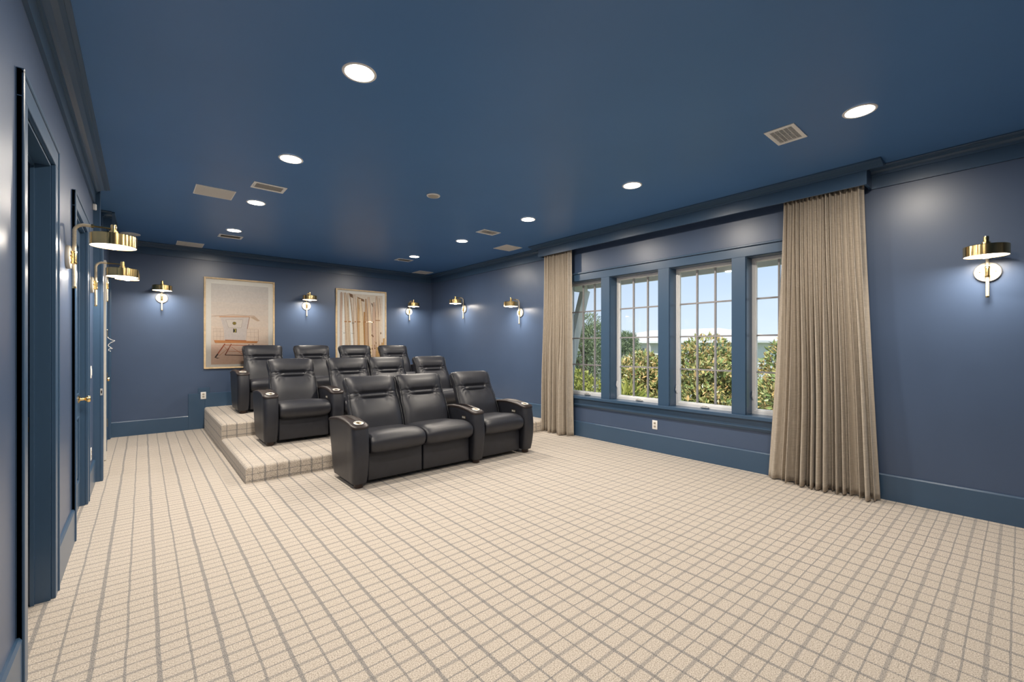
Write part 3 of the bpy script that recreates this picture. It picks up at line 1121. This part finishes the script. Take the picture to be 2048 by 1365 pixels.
# ------------------------------------------------------------------ ceiling fittings
def ceiling_speaker(x, y, label, s=0.345):
    r = thing('ceiling_speaker', label, 'speaker', (x, y, ZC), 0, 'square ceiling speakers')
    h = s / 2
    boxes('frame', [(*a, -0.006, 0.0) for a in ((-h, h, -h, -h + 0.008), (-h, h, h - 0.008, h), (-h, -h + 0.008, -h + 0.008, h - 0.008), (h - 0.008, h, -h + 0.008, h - 0.008))], M['white'], r)
    MB().box(-h + 0.008, h - 0.008, -h + 0.008, h - 0.008, -0.004, 0).build('grille', M['speaker'], r)


def ceiling_vent(x, y, label, w=0.30, d=0.205):
    r = thing('ceiling_vent', label, 'vent', (x, y, ZC), 0, 'slim ceiling air vents')
    a, b, f = w / 2, d / 2, 0.028
    boxes('frame', [(*q, -0.006, 0.0) for q in ((-a, a, -b, -b + f), (-a, a, b - f, b), (-a, -a + f, -b + f, b - f), (a - f, a, -b + f, b - f))], M['white'], r, 0.001)
    MB().box(-a + f, a - f, -b + f, b - f, -0.0015, 0).build('backing', M['speaker'], r)
    n = 9
    for k in range(n):
        yy = -b + f + (2 * b - 2 * f) * (k + 0.5) / n
        bl = MB().add([(-a + f, yy - 0.009, -0.0052), (a - f, yy - 0.009, -0.0052), (a - f, yy + 0.007, -0.0018), (-a + f, yy + 0.007, -0.0018)], [(0, 1, 2, 3)])
        bl.build('louver', M['white'], r)
    MB().box(-a + 0.012, -a + 0.018, -0.02, 0.02, -0.016, -0.005).build('damper_lever', M['white'], r)


Q = 1.62 / 1.66
ceiling_speaker(0.593 * Q, 5.67 * Q, 'square beige ceiling speaker nearest the viewer, left side')
ceiling_speaker(0.592 * Q, 8.85 * Q, 'square beige ceiling speaker in the far left of the ceiling')
ceiling_speaker(4.73 * Q, 5.675 * Q, 'square beige ceiling speaker beside the end of the pelmet')
ceiling_speaker(4.85 * Q, 8.84 * Q, 'square beige ceiling speaker in the far right corner of the ceiling')
ceiling_vent(1.01 * Q, 5.125 * Q, 'white slim vent nearest the viewer on the left side')
ceiling_vent(1.02 * Q, 7.823 * Q, 'white slim vent on the left, behind the last downlight')
ceiling_vent(3.86 * Q, 5.075 * Q, 'white slim vent on the right between two downlights')
ceiling_vent(3.863 * Q, 7.785 * Q, 'white slim vent on the far right, behind the last downlight')
# grid vent near the first right-hand downlight
r = thing('ceiling_register', 'square white grid vent near the brightest right-hand downlight', 'vent', (3.851 * Q, 1.208 * Q, ZC))
a, b = 0.155, 0.101
f = 0.034
boxes('frame', [(*q, -0.007, 0) for q in ((-a, a, -b, -b + f * 0.8), (-a, a, b - f * 0.8, b), (-a, -a + f, -b + f * 0.8, b - f * 0.8), (a - f, a, -b + f * 0.8, b - f * 0.8))], M['white'], r, 0.001)
MB().box(-a + f, a - f, -b + f * 0.8, b - f * 0.8, -0.001, 0).build('backing', M['dark'], r)
nb = 12
for k in range(nb):
    xx = -a + f + (2 * a - 2 * f) * (k + 0.5) / nb
    MB().box(xx - 0.0016, xx + 0.0016, -b + f * 0.8, b - f * 0.8, -0.006, -0.001).build('louver', M['white'], r)
for k in range(4):
    yy = -b + f * 0.8 + (2 * b - 1.6 * f) * (k + 1) / 5
    MB().box(-a + f, a - f, yy - 0.0016, yy + 0.0016, -0.0065, -0.001).build('crossbar', M['white'], r)
# round detector and far round speaker
r = thing('smoke_detector', 'small round white detector in the middle of the ceiling', 'detector', (2.449 * Q, 4.222 * Q, ZC))
MB().lathe([(0.072, 0.0), (0.073, -0.006), (0.068, -0.012), (0.060, -0.013), (0.060, -0.010), (0.0, -0.010)], (0, 0, 0), 'z', 40, True, False).build('housing', M['white'], r, 40)
MB().lathe([(0.056, -0.010), (0.052, -0.016), (0.0, -0.018)], (0, 0, 0), 'z', 40, False, False).build('cover', M['plate'], r, 40)
r = thing('round_speaker', 'round white ceiling speaker behind the nearest left lamp', 'speaker', (-0.135, 8.39, ZC))
MB().lathe([(0.112, 0.0), (0.112, -0.006), (0.100, -0.008), (0.098, -0.005)], (0, 0, 0), 'z', 40, True, False).build('rim', M['white'], r, 40)
MB().lathe([(0.099, -0.004), (0.05, -0.010), (0.0, -0.012)], (0, 0, 0), 'z', 40, False, False).build('grille', M['white'], r, 40)

# ------------------------------------------------------------------ wall plates
def outlet(x, y, z, rz, label, switch=False):
    r = thing('light_switch' if switch else 'wall_outlet', label, 'switch' if switch else 'outlet', (x, y, z), rz, None if switch else 'white wall outlets')
    MB().box(-0.037, 0.037, -0.006, 0.0, -0.059, 0.059, bev=0.003, seg=2).build('plate', M['white'], r, 40)
    if switch:
        MB().box(-0.017, 0.017, -0.010, -0.005, -0.033, 0.033, bev=0.002).build('rocker', M['white'], r)
    else:
        for s in (-1, 1):
            m_ = MB().box(-0.016, 0.016, -0.0085, -0.005, s * 0.021 - 0.0145, s * 0.021 + 0.0145, bev=0.002)
            sk = m_.build('socket', M['plate'], r)
            t = MB()
            t.box(-0.008, -0.0055, -0.0092, -0.008, s * 0.021 - 0.004, s * 0.021 + 0.006)
            t.box(0.0055, 0.008, -0.0092, -0.008, s * 0.021 - 0.004, s * 0.021 + 0.006)
            t.lathe([(0.0025, -0.008), (0.0025, -0.0092)], (0, 0, s * 0.021 - 0.008), 'y', 8)
            t.build('slot', M['dark'], sk)
    return r


outlet(XR - 0.0005, 3.145, 0.352, -PI / 2, 'white outlet on the wall below the windows')
outlet(0.779, YB - BT, 0.556, 0, 'white outlet on the raised baseboard of the back wall')
outlet(XL, 5.86, 0.345, PI / 2, 'white outlet low on the left wall past the panelled door')
outlet(XL, 5.86, 1.14, PI / 2, 'white switch plate on the left wall past the panelled door', True)
mb = MB().box(-0.02, 0.02, -0.03, 0.0, -0.03, 0.03, bev=0.006)
o = mb.build('motion_sensor', M['white'])
o.location = (XL, 6.08, 2.80)
o.rotation_euler = (0, 0, PI / 2)
tag(o, 'tiny white sensor under the end of the left crown moulding', 'sensor')
# white wire hanger hooked on the far door's top hinge
mb = MB()
pts = [(0, 0, 0), (0.012, -0.008, -0.02), (0.05, -0.02, -0.045), (0.075, -0.025, -0.055), (0.03, -0.02, -0.085), (0.006, -0.012, -0.12), (0.03, -0.02, -0.15), (0.05, -0.02, -0.165), (0.02, -0.015, -0.17), (0.01, -0.02, -0.19), (0.035, -0.02, -0.205)]
mb.tube(catmull(pts, 60), 0.005, 8)
o = mb.build('wire_hanger', M['cord'], None, 60)
o.location = (XL + 0.005, 8.45, 1.52)
tag(o, 'thin white bent wire hanging by the far left door', 'wire')

# ------------------------------------------------------------------ curtains
def curtain(name, label, ytop, ybot, folds, seed, lead):
    """ytop / ybot: (y0, y1) range at the top and the bottom"""
    rnd = random.Random(seed)
    NT, NZ = folds * 16, 50
    z0, z1 = 0.012, 2.885
    # fold widths differ at the top (many tight gathers) and at the bottom (a few deep folds)
    def cuts(lo, hi):
        wd = [rnd.uniform(lo, hi) for _ in range(folds)]
        wd[0] *= 1.7
        wd[-1] *= 1.5
        cum = [0]
        for w in wd:
            cum.append(cum[-1] + w)
        return [c / cum[-1] for c in cum]
    ct, cb = cuts(0.7, 1.2), cuts(0.35, 1.7)
    amp_t = [rnd.uniform(0.5, 1.1) for _ in range(folds)]
    amp_b = [rnd.uniform(0.35, 1.15) for _ in range(folds)]
    sharp = [rnd.uniform(0.55, 1.1) for _ in range(folds)]
    V, Fc, UV = [], [], []
    for j in range(NZ + 1):
        tz = j / NZ
        z = z0 + (z1 - z0) * tz
        g = (1 - tz)
        ya = ytop[0] + (ybot[0] - ytop[0]) * g ** 1.25
        yb = ytop[1] + (ybot[1] - ytop[1]) * g ** 1.25
        gm = smoothstep(0.0, 0.8, g)
        for i in range(NT + 1):
            k = min(i // 16, folds - 1)
            f = (i - k * 16) / 16
            c0 = ct[k] + (cb[k] - ct[k]) * gm
            c1_ = ct[k + 1] + (cb[k + 1] - ct[k + 1]) * gm
            t = c0 + (c1_ - c0) * f
            ph = 2 * PI * f
            A = 0.030 * amp_t[k] * (1 - gm) + (0.040 + 0.034 * g) * amp_b[k] * gm
            s = math.cos(ph)
            s = math.copysign(abs(s) ** sharp[k], s)
            # valleys stay at the same depth so neighbouring folds join
            x = 5.045 + 0.02 * g - A * (1 - s) + 0.010 * math.sin(7 * t + 3.0 * tz + seed) * g
            y = ya + (yb - ya) * t + 0.30 * A * math.sin(ph)
            V.append((x, y, z))
            UV.append((i / NT * 2.6, z))
    for j in range(NZ):
        for i in range(NT):
            a = j * (NT + 1) + i
            Fc.append((a, a + 1, a + NT + 2, a + NT + 1))
    me = bpy.data.meshes.new('curtain')
    me.from_pydata(V, [], Fc)
    uvl = me.uv_layers.new(name='UVMap')
    for lp in me.loops:
        uvl.data[lp.index].uv = UV[lp.vertex_index]
    me.polygons.foreach_set('use_smooth', [True] * len(me.polygons))
    me.materials.append(M['linen'])
    root = thing(name, label, 'curtain', (0, 0, 0), 0, 'beige linen curtains')
    o = put('drape', me, root)
    sd = o.modifiers.new('thickness', 'SOLIDIFY')
    sd.thickness = 0.004
    sd.offset = 0
    # heading tape
    mb = MB()
    pts = [(V[NZ * (NT + 1) + i][0] - 0.003, V[NZ * (NT + 1) + i][1]) for i in range(NT + 1)]
    mb.loft([[(x, y, 2.84) for x, y in pts], [(x, y, 2.884) for x, y in pts]], False, False, closed=False)
    mb.build('heading_tape', M['linen'], root)
    return root


curtain('curtain', 'wide beige linen curtain beside the near wall lamp', (0.945, 1.60), (0.830, 1.750), 17, 5, 1)
curtain('curtain', 'narrow beige linen curtain at the far end of the windows', (4.51, 5.105), (4.49, 5.11), 13, 9, 1)

# ------------------------------------------------------------------ framed pictures
def framed(x0, x1, z0, z1, label):
    r = thing('framed_picture', label, 'picture', ((x0 + x1) / 2, YB, z0), 0, 'framed pictures on the back wall')
    w, h = x1 - x0, z1 - z0
    fw, fd = 0.026, 0.034
    for q in ((-w / 2, -w / 2 + fw, 0, h), (w / 2 - fw, w / 2, 0, h)):
        box_obj('frame_side', (q[0], q[1], -fd, 0, q[2], q[3]), M['frame_wood'], r, 0.002)
    for q in ((0, fw), (h - fw, h)):
        box_obj('frame_rail', (-w / 2 + fw, w / 2 - fw, -fd, 0, q[0], q[1]), M['frame_wood'], r, 0.002)
    box_obj('mat_board', (-w / 2 + fw, w / 2 - fw, -0.012, -0.002, fw, h - fw), M['mat_board'], r)
    g = MB().add([(-w / 2 + fw, -0.028, fw), (w / 2 - fw, -0.028, fw), (w / 2 - fw, -0.028, h - fw), (-w / 2 + fw, -0.028, h - fw)], [(0, 1, 2, 3)])
    g.build('glazing', M['picture_glass'], r)
    return r, w, h


class Print:
    """flat print made of inked shapes; u to the right 0..1, v down 0..1 over the whole frame"""
    def __init__(self, w, h):
        self.w, self.h, self.mb, self.mats, self.n = w, h, MB(), [], 0

    def P(self, u, v):
        return (-self.w / 2 + u * self.w, -0.0125 - self.n * 0.00006, self.h * (1 - v))

    def poly(self, pts, col):
        m = flat(col)
        if m not in self.mats:
            self.mats.append(m)
        self.n += 1
        self.mb.add([self.P(*p) for p in pts], [tuple(range(len(pts)))], self.mats.index(m))

    def line(self, pts, wd, col):
        asp = self.h / self.w
        for (a, b), (c, d) in zip(pts[:-1], pts[1:]):
            dx, dy = (c - a), (d - b) * asp
            l = math.hypot(dx, dy) or 1
            nx, ny = -dy / l * wd / 2, dx / l * wd / 2 / asp
            self.poly([(a + nx, b + ny), (c + nx, d + ny), (c - nx, d - ny), (a - nx, b - ny)], col)

    def disc(self, u, v, r, col, n=24):
        asp = self.w / self.h
        self.poly([(u + r * math.cos(2 * PI * i / n), v + r * asp * math.sin(2 * PI * i / n)) for i in range(n)], col)

    def grad(self, u0, u1, v0, v1, c0, c1, n):
        for i in range(n):
            t = i / (n - 1)
            c = tuple(int(a + (b - a) * t) for a, b in zip(c0, c1))
            self.poly([(u0, v0 + (v1 - v0) * i / n), (u1, v0 + (v1 - v0) * i / n), (u1, v0 + (v1 - v0) * (i + 1) / n), (u0, v0 + (v1 - v0) * (i + 1) / n)], c)

    def done(self, parent):
        return self.mb.build('print', self.mats, parent)


def q1(x, y):
    u = (x - 55) / 917
    return (u, (y - 88 - 74 * u) / (1202 - 139 * u))


r, w, h = framed(0.785, 1.853, 1.003, 2.562, 'pale oak framed beach print of a white lifeguard tower numbered 3')
p = Print(w, h)
p.grad(0.095, 0.905, 0.065, 0.735, (214, 208, 206), (236, 216, 202), 10)
p.grad(0.095, 0.905, 0.735, 0.955, (230, 202, 186), (216, 184, 164), 8)
L1 = lambda pts: [q1(*a) for a in pts]
# roof
p.poly(L1([(150, 600), (410, 580), (690, 588), (768, 652), (735, 657), (630, 612), (240, 610)]), (222, 200, 184))
p.line(L1([(150, 600), (410, 580), (690, 588), (768, 652)]), 0.006, (186, 156, 138))
p.poly(L1([(240, 603), (630, 598), (630, 610), (245, 612)]), (205, 150, 105))
p.poly(L1([(640, 604), (690, 596), (762, 652), (735, 655)]), (198, 174, 154))
# cabin
p.poly(L1([(255, 612), (628, 606), (600, 755), (578, 905), (306, 905), (300, 770)]), (214, 204, 202))
p.line(L1([(628, 606), (598, 755)]), 0.008, (150, 110, 90))
p.poly(L1([(318, 640), (545, 636), (522, 745), (355, 748)]), (190, 178, 172))
p.poly(L1([(326, 645), (537, 641), (517, 740), (360, 743)]), (222, 212, 206))
p.disc(*q1(432, 688), 0.026, (28, 26, 24))
p.disc(*q1(432, 688), 0.019, (196, 170, 60))
p.disc(*q1(432, 688), 0.014, (40, 36, 26))
p.line(L1([(420, 687), (444, 687)]), 0.006, (206, 180, 70))
p.poly(L1([(416, 756), (460, 756), (460, 806), (416, 806)]), (26, 24, 24))
arc3 = []
for (cy, ry, a0, a1) in ((770, 9.5, 200, 450), (791, 11, 270, 520)):
    arc3 += [(438 + 11 * math.cos(math.radians(a)), cy + ry * math.sin(math.radians(a))) for a in range(a0, a1, 20)]
p.line(L1(arc3), 0.007, (240, 222, 120))
# railings
for xs, ys in (((170, 295), (760, 800, 862)), ((592, 745), (757, 800, 855))):
    for yy in ys:
        p.line(L1([(xs[0], yy), (xs[1], yy)]), 0.004, (206, 186, 172))
    for k in range(4):
        xx = xs[0] + (xs[1] - xs[0]) * k / 3
        p.line(L1([(xx, ys[0]), (xx, 912)]), 0.004, (206, 186, 172))
p.line(L1([(745, 757), (748, 910)]), 0.006, (190, 165, 150))
# deck and legs
p.poly(L1([(175, 912), (742, 908), (728, 935), (190, 948)]), (214, 150, 96))
p.poly(L1([(315, 902), (585, 902), (585, 918), (315, 918)]), (192, 116, 62))
p.line(L1([(312, 955), (222, 1090)]), 0.016, (178, 92, 62))
p.line(L1([(225, 1088), (190, 1140)]), 0.020, (70, 52, 48))
p.line(L1([(392, 955), (315, 1098)]), 0.014, (150, 80, 58))
p.line(L1([(312, 1100), (640, 1094)]), 0.012, (90, 56, 46))
p.line(L1([(310, 970), (640, 966)]), 0.010, (196, 120, 80))
p.line(L1([(345, 1050), (640, 1046)]), 0.006, (196, 130, 92))
p.line(L1([(392, 990), (540, 1085)]), 0.006, (190, 110, 76))
p.line(L1([(235, 1115), (380, 990)]), 0.006, (200, 136, 98))
p.line(L1([(300, 985), (345, 1040)]), 0.006, (200, 136, 98))
p.line(L1([(625, 950), (560, 1090)]), 0.012, (120, 66, 50))
p.line(L1([(672, 950), (740, 1075)]), 0.014, (120, 66, 50))
p.poly(L1([(180, 1132), (250, 1140), (215, 1152)]), (120, 96, 84))
p.done(r)


def q2(x, y):
    u = (x - 110) / 918
    return (u, (y - 58 - 77 * u) / (1660 - 150 * u))


r, w, h = framed(2.955, 4.022, 1.003, 2.553, 'pale oak framed print of surfboards leaning on a fence')
p = Print(w, h)
p.grad(0.075, 0.925, 0.055, 0.945, (220, 206, 192), (222, 198, 174), 8)
L2 = lambda pts: [q2(*a) for a in pts]


def board(tx, ty, bx, by, wd, col, edge=None):
    """a long leaning board: pointed top, widest in the middle"""
    N = 12
    Lp, Rp = [], []
    for i in range(N + 1):
        t = i / N
        x = tx + (bx - tx) * t ** 0.8
        y = ty + (by - ty) * t
        ww = wd / 2 * (math.sin(PI * min(0.97, 0.03 + 0.72 * t)) ** 0.6)
        Lp.append((x - ww, y)); Rp.append((x + ww, y))
    if edge:
        p.poly(L2([(x - 5, y) for x, y in Lp] + [(x + 6, y) for x, y in reversed(Rp)]), edge)
    p.poly(L2(Lp + list(reversed(Rp))), col)


p.poly(L2([(330, 158), (405, 190), (412, 270), (362, 240)]), (120, 86, 58))
p.poly(L2([(470, 232), (610, 295), (612, 345), (560, 325)]), (126, 92, 62))
p.poly(L2([(740, 370), (765, 375), (780, 480)]), (96, 66, 44))
p.poly(L2([(180, 770), (215, 770), (215, 1560), (178, 1560)]), (122, 92, 96))
p.poly(L2([(340, 760), (380, 760), (380, 1560), (330, 1560)]), (140, 96, 76))
p.poly(L2([(600, 560), (660, 560), (670, 1560), (590, 1560)]), (186, 138, 82))
p.poly(L2([(880, 740), (940, 745), (935, 1130), (890, 1110)]), (110, 70, 48))
p.poly(L2([(690, 1130), (1000, 1110), (990, 1560), (680, 1560)]), (196, 158, 108))
for bd in ((205, 140, 200, 1560, 34, (206, 178, 160), (150, 110, 90)), (270, 150, 345, 1560, 66, (214, 192, 168), (150, 112, 78)), (240, 150, 245, 1560, 50, (232, 228, 224), (176, 140, 112)),
           (330, 160, 405, 1560, 84, (216, 196, 172), (140, 102, 70)), (335, 200, 408, 1560, 44, (234, 232, 230), (160, 128, 100)), (430, 190, 470, 1560, 56, (224, 204, 186), (150, 112, 80)),
           (495, 250, 520, 1560, 40, (206, 166, 120), (128, 90, 58)), (540, 280, 575, 1560, 74, (228, 206, 176), (160, 118, 76)), (640, 280, 660, 1560, 50, (200, 164, 130), (124, 84, 54)),
           (690, 240, 745, 1560, 70, (222, 196, 172), (150, 108, 78)), (690, 330, 742, 1560, 34, (232, 208, 176), None), (790, 350, 800, 1560, 60, (212, 180, 158), (120, 84, 60)),
           (840, 220, 860, 1300, 54, (220, 194, 168), (134, 96, 70)), (890, 260, 915, 1250, 44, (224, 204, 184), (168, 130, 100)), (935, 300, 950, 1200, 36, (226, 210, 196), None)):
    board(*bd)
for a, b in ((258, 300), (322, 372), (436, 462), (478, 540), (600, 646), (672, 706), (756, 790)):
    p.line(L2([(a, 775), (b, 773)]), 0.022, (170, 118, 70))
p.line(L2([(385, 803), (430, 803)]), 0.010, (90, 84, 84))
p.line(L2([(235, 1018), (270, 1018)]), 0.006, (110, 100, 96))
p.line(L2([(380, 1022), (430, 1022)]), 0.006, (110, 100, 96))
p.line(L2([(815, 735), (910, 735)]), 0.014, (150, 104, 62))
for k in range(16):
    rr = random.Random(k)
    x, y = rr.uniform(700, 930), rr.uniform(1000, 1500)
    p.poly(L2([(x - 12, y), (x, y - rr.uniform(14, 40)), (x + 12, y + 6), (x, y + 24)]), rr.choice([(120, 84, 50), (150, 112, 66), (208, 176, 132)]))
p.done(r)

# ------------------------------------------------------------------ outside: eave, bracket, ground, trees, house
GZ = -3.4
o = struct('ground', MB().box(XO + 0.3, 90, -60, 90, GZ - 0.2, GZ), M['grass'], 'grassy ground outside the windows')
o = struct('eave', MB().box(XO, 6.02, -2.0, 8.0, 2.47, 2.53).box(5.99, 6.04, -2.0, 8.0, 2.40, 2.66).box(XO, 6.04, -2.0, 8.0, 2.66, 2.70), M['eave'], 'white roof eave above the windows outside')
br = thing('eave_bracket', 'white curved eave bracket outside the farthest window', 'bracket', (XO, 5.03, 0))
MB().box(0.0, 0.10, -0.06, 0.06, 0.25, 2.47, bev=0.005).build('post', M['eave'], br)
MB().box(0.10, 0.56, -0.06, 0.06, 2.34, 2.47, bev=0.005).build('beam', M['eave'], br)
brace = []
for i in range(15):
    t = i / 14
    brace.append((0.06 + 0.50 * t ** 1.5, 0.35 + 2.02 * t))
mb = MB()
mb.loft([[(x - 0.075 * 0.9, y, z + 0.02), (x + 0.075 * 0.9, y, z - 0.02)][::1] + [] for x, z in brace for y in ()] or
        [[(x - 0.075, -0.05, z + 0.02), (x + 0.075, -0.05, z - 0.02), (x + 0.075, 0.05, z - 0.02), (x - 0.075, 0.05, z + 0.02)] for x, z in brace])
mb.build('brace', M['eave'], br, 40)


def leaf_cloud(n, sampler, size, aspect, rnd, up=0.3, half=99):
    V, Fc = [], []
    for _ in range(n):
        c, out = sampler(rnd)
        while abs(c.y) > half:
            c, out = sampler(rnd)
        d = (Vector((rnd.gauss(0, 1), rnd.gauss(0, 1), rnd.gauss(0, 1))).normalized() + out * 0.8 + Vector((0, 0, up))).normalized()
        s = d.cross(Vector((rnd.gauss(0, 1), rnd.gauss(0, 1), rnd.gauss(0, 1)))).normalized()
        nrm = s.cross(d).normalized()
        l = size * rnd.uniform(0.7, 1.25)
        wv = l * aspect
        k = len(V)
        V += [tuple(c), tuple(c + d * l * 0.5 + s * wv * 0.5 + nrm * l * 0.06), tuple(c + d * l - nrm * l * 0.05), tuple(c + d * l * 0.5 - s * wv * 0.5 + nrm * l * 0.06)]
        Fc += [(k, k + 1, k + 2), (k, k + 2, k + 3)]
    return V, Fc


def blob_sampler(blobs):
    tot = sum(b[3] ** 2 for b in blobs)

    def f(rnd):
        t = rnd.uniform(0, tot)
        for bx, by, bz, br_ in blobs:
            t -= br_ ** 2
            if t <= 0:
                break
        o = Vector((rnd.gauss(0, 1), rnd.gauss(0, 1), rnd.gauss(0, 1))).normalized()
        q = br_ * rnd.uniform(0.62, 1.0) ** 0.5
        return Vector((bx, by, bz)) + o * q, o
    return f


def tree(name, label, cat, loc, height, blobs, n, size, aspect, m, seed, trunk_r, group=None, up=0.3, half=99):
    rnd = random.Random(seed)
    root = thing(name, label, cat, loc, 0, group)
    V, Fc = leaf_cloud(n, blob_sampler(blobs), size, aspect, rnd, up, half)
    fo = MB().add(V, Fc)
    me = bpy.data.meshes.new('foliage')
    me.from_pydata(fo.v, [], fo.f)
    me.materials.append(m)
    put('foliage', me, root)['kind'] = 'stuff'
    if trunk_r:
        top = max(b[2] for b in blobs)
        pts = [(0, 0, 0), (0.05, 0.03, top * 0.35), (-0.04, 0.06, top * 0.7), (0.02, 0, top)]
        mb = MB().tube(catmull(pts, 12), lambda i: trunk_r * (1 - 0.06 * i), 10)
        for bx, by, bz, b_ in blobs[:6]:
            mb.tube([(0, 0.02, bz * 0.55), (bx * 0.5, by * 0.5, bz * 0.8), (bx, by, bz)], lambda i: trunk_r * (0.5 - 0.15 * i), 6)
        mb.build('trunk', M['bark'], root)
    return root


def crown_blobs(seed, R, z0, z1, n):
    rnd = random.Random(seed)
    out = []
    for i in range(n):
        z = rnd.uniform(z0, z1)
        t = (z - z0) / (z1 - z0)
        rr = R * (1 - 0.55 * t ** 2) * rnd.uniform(0.3, 0.85)
        a = rnd.uniform(0, 2 * PI)
        out.append((rr * math.cos(a), rr * math.sin(a), z, R * rnd.uniform(0.30, 0.45)))
    out.append((0, 0, z1, R * 0.4))
    return out


for i, (x, y, R, top, lab) in enumerate(((12.2, 3.6, 1.7, 4.45, 'leafy magnolia seen beside the near curtain'), (12.6, 6.0, 1.9, 4.45, 'broad magnolia filling the third window'),
                                         (12.8, 8.35, 1.6, 4.05, 'magnolia behind the second window, lower than its neighbour'), (11.8, 1.2, 1.6, 4.3, 'magnolia mostly hidden by the near curtain'))):
    tree('magnolia_tree', lab, 'tree', (x, y, GZ), top, crown_blobs(20 + i, R, 1.5, top - 0.1, 26), 15000, 0.16, 0.40, M['magnolia'], 40 + i, 0.11, 'magnolia trees outside', 0.3, 1.02)
tree('shrub', 'bright yellow-green shrub below the farthest window', 'bush', (9.6, 8.35, GZ), 3.7, crown_blobs(61, 1.2, 1.2, 3.6, 16), 7000, 0.13, 0.35, M['shrub'], 62, 0.06, None, 0.3, 0.72)
tree('spiky_plant', 'spiky grassy plant at the foot of the second window', 'plant', (9.0, 6.22, GZ), 3.6, [(0, 0, 3.45, 0.2), (0.1, 0.1, 3.1, 0.26)], 420, 0.42, 0.06, M['shrub'], 63, 0.08, None, 0.9)
for i, (x, y, R, top, lab) in enumerate(((21, 17.6, 2.6, 5.7, 'tall loose pine seen through the farthest window'), (24, 21.5, 2.6, 5.6, 'pale pine behind the tall one'), (29.9, 20.9, 1.8, 5.2, 'round green tree left in the second window'))):
    tree('pine_tree', lab, 'tree', (x, y, GZ), top, crown_blobs(70 + i, R, 2.2, top, 20), 7000, 0.30, 0.14, M['pine'], 80 + i, 0.14, 'trees farther off', 0.3, 1.75)


def house(name, label, loc, rz, L, W, wall_h, roof_h, seed, n_win):
    r = thing(name, label, 'building', loc, rz)
    MB().box(-L / 2, L / 2, -W / 2, W / 2, 0, wall_h).build('wall', M['house_wall'], r)
    e = 0.7
    rd = W / 2 + e
    V = [(-L / 2 - e, -W / 2 - e, wall_h), (L / 2 + e, -W / 2 - e, wall_h), (L / 2 + e, W / 2 + e, wall_h), (-L / 2 - e, W / 2 + e, wall_h),
         (-L / 2 - e + rd, 0, wall_h + roof_h), (L / 2 + e - rd, 0, wall_h + roof_h)]
    MB().add(V, [(0, 1, 5, 4), (1, 2, 5), (2, 3, 4, 5), (3, 0, 4), (3, 2, 1, 0)]).build('roof', M['house_roof'], r)
    MB().box(-L / 2 - e, L / 2 + e, -W / 2 - e, W / 2 + e, wall_h - 0.18, wall_h).build('fascia', M['house_wall'], r)
    for k in range(n_win):
        x = -L / 2 + L * (k + 0.5) / n_win
        for z in (wall_h - 1.9,):
            wn_ = MB().box(x - 0.5, x + 0.5, -W / 2 - 0.05, -W / 2 + 0.02, z - 0.1, z + 1.35).build('window', M['house_wall'], r)
            MB().box(x - 0.4, x + 0.4, -W / 2 - 0.06, -W / 2, z, z + 1.25).build('pane', M['house_glass'], wn_)
    for k in range(5):
        x = -L / 2 + L * k / 4
        MB().box(x - 0.12, x + 0.12, -W / 2 - e + 0.05, -W / 2 - e + 0.29, 0, wall_h - 0.18).build('column', M['house_wall'], r)
    return r


house('white_house', 'white house with a broad pale hip roof beyond the magnolias', (42, 22.5, GZ), -PI / 2 - 0.15, 17, 9, 5.2, 1.25, 1, 6)
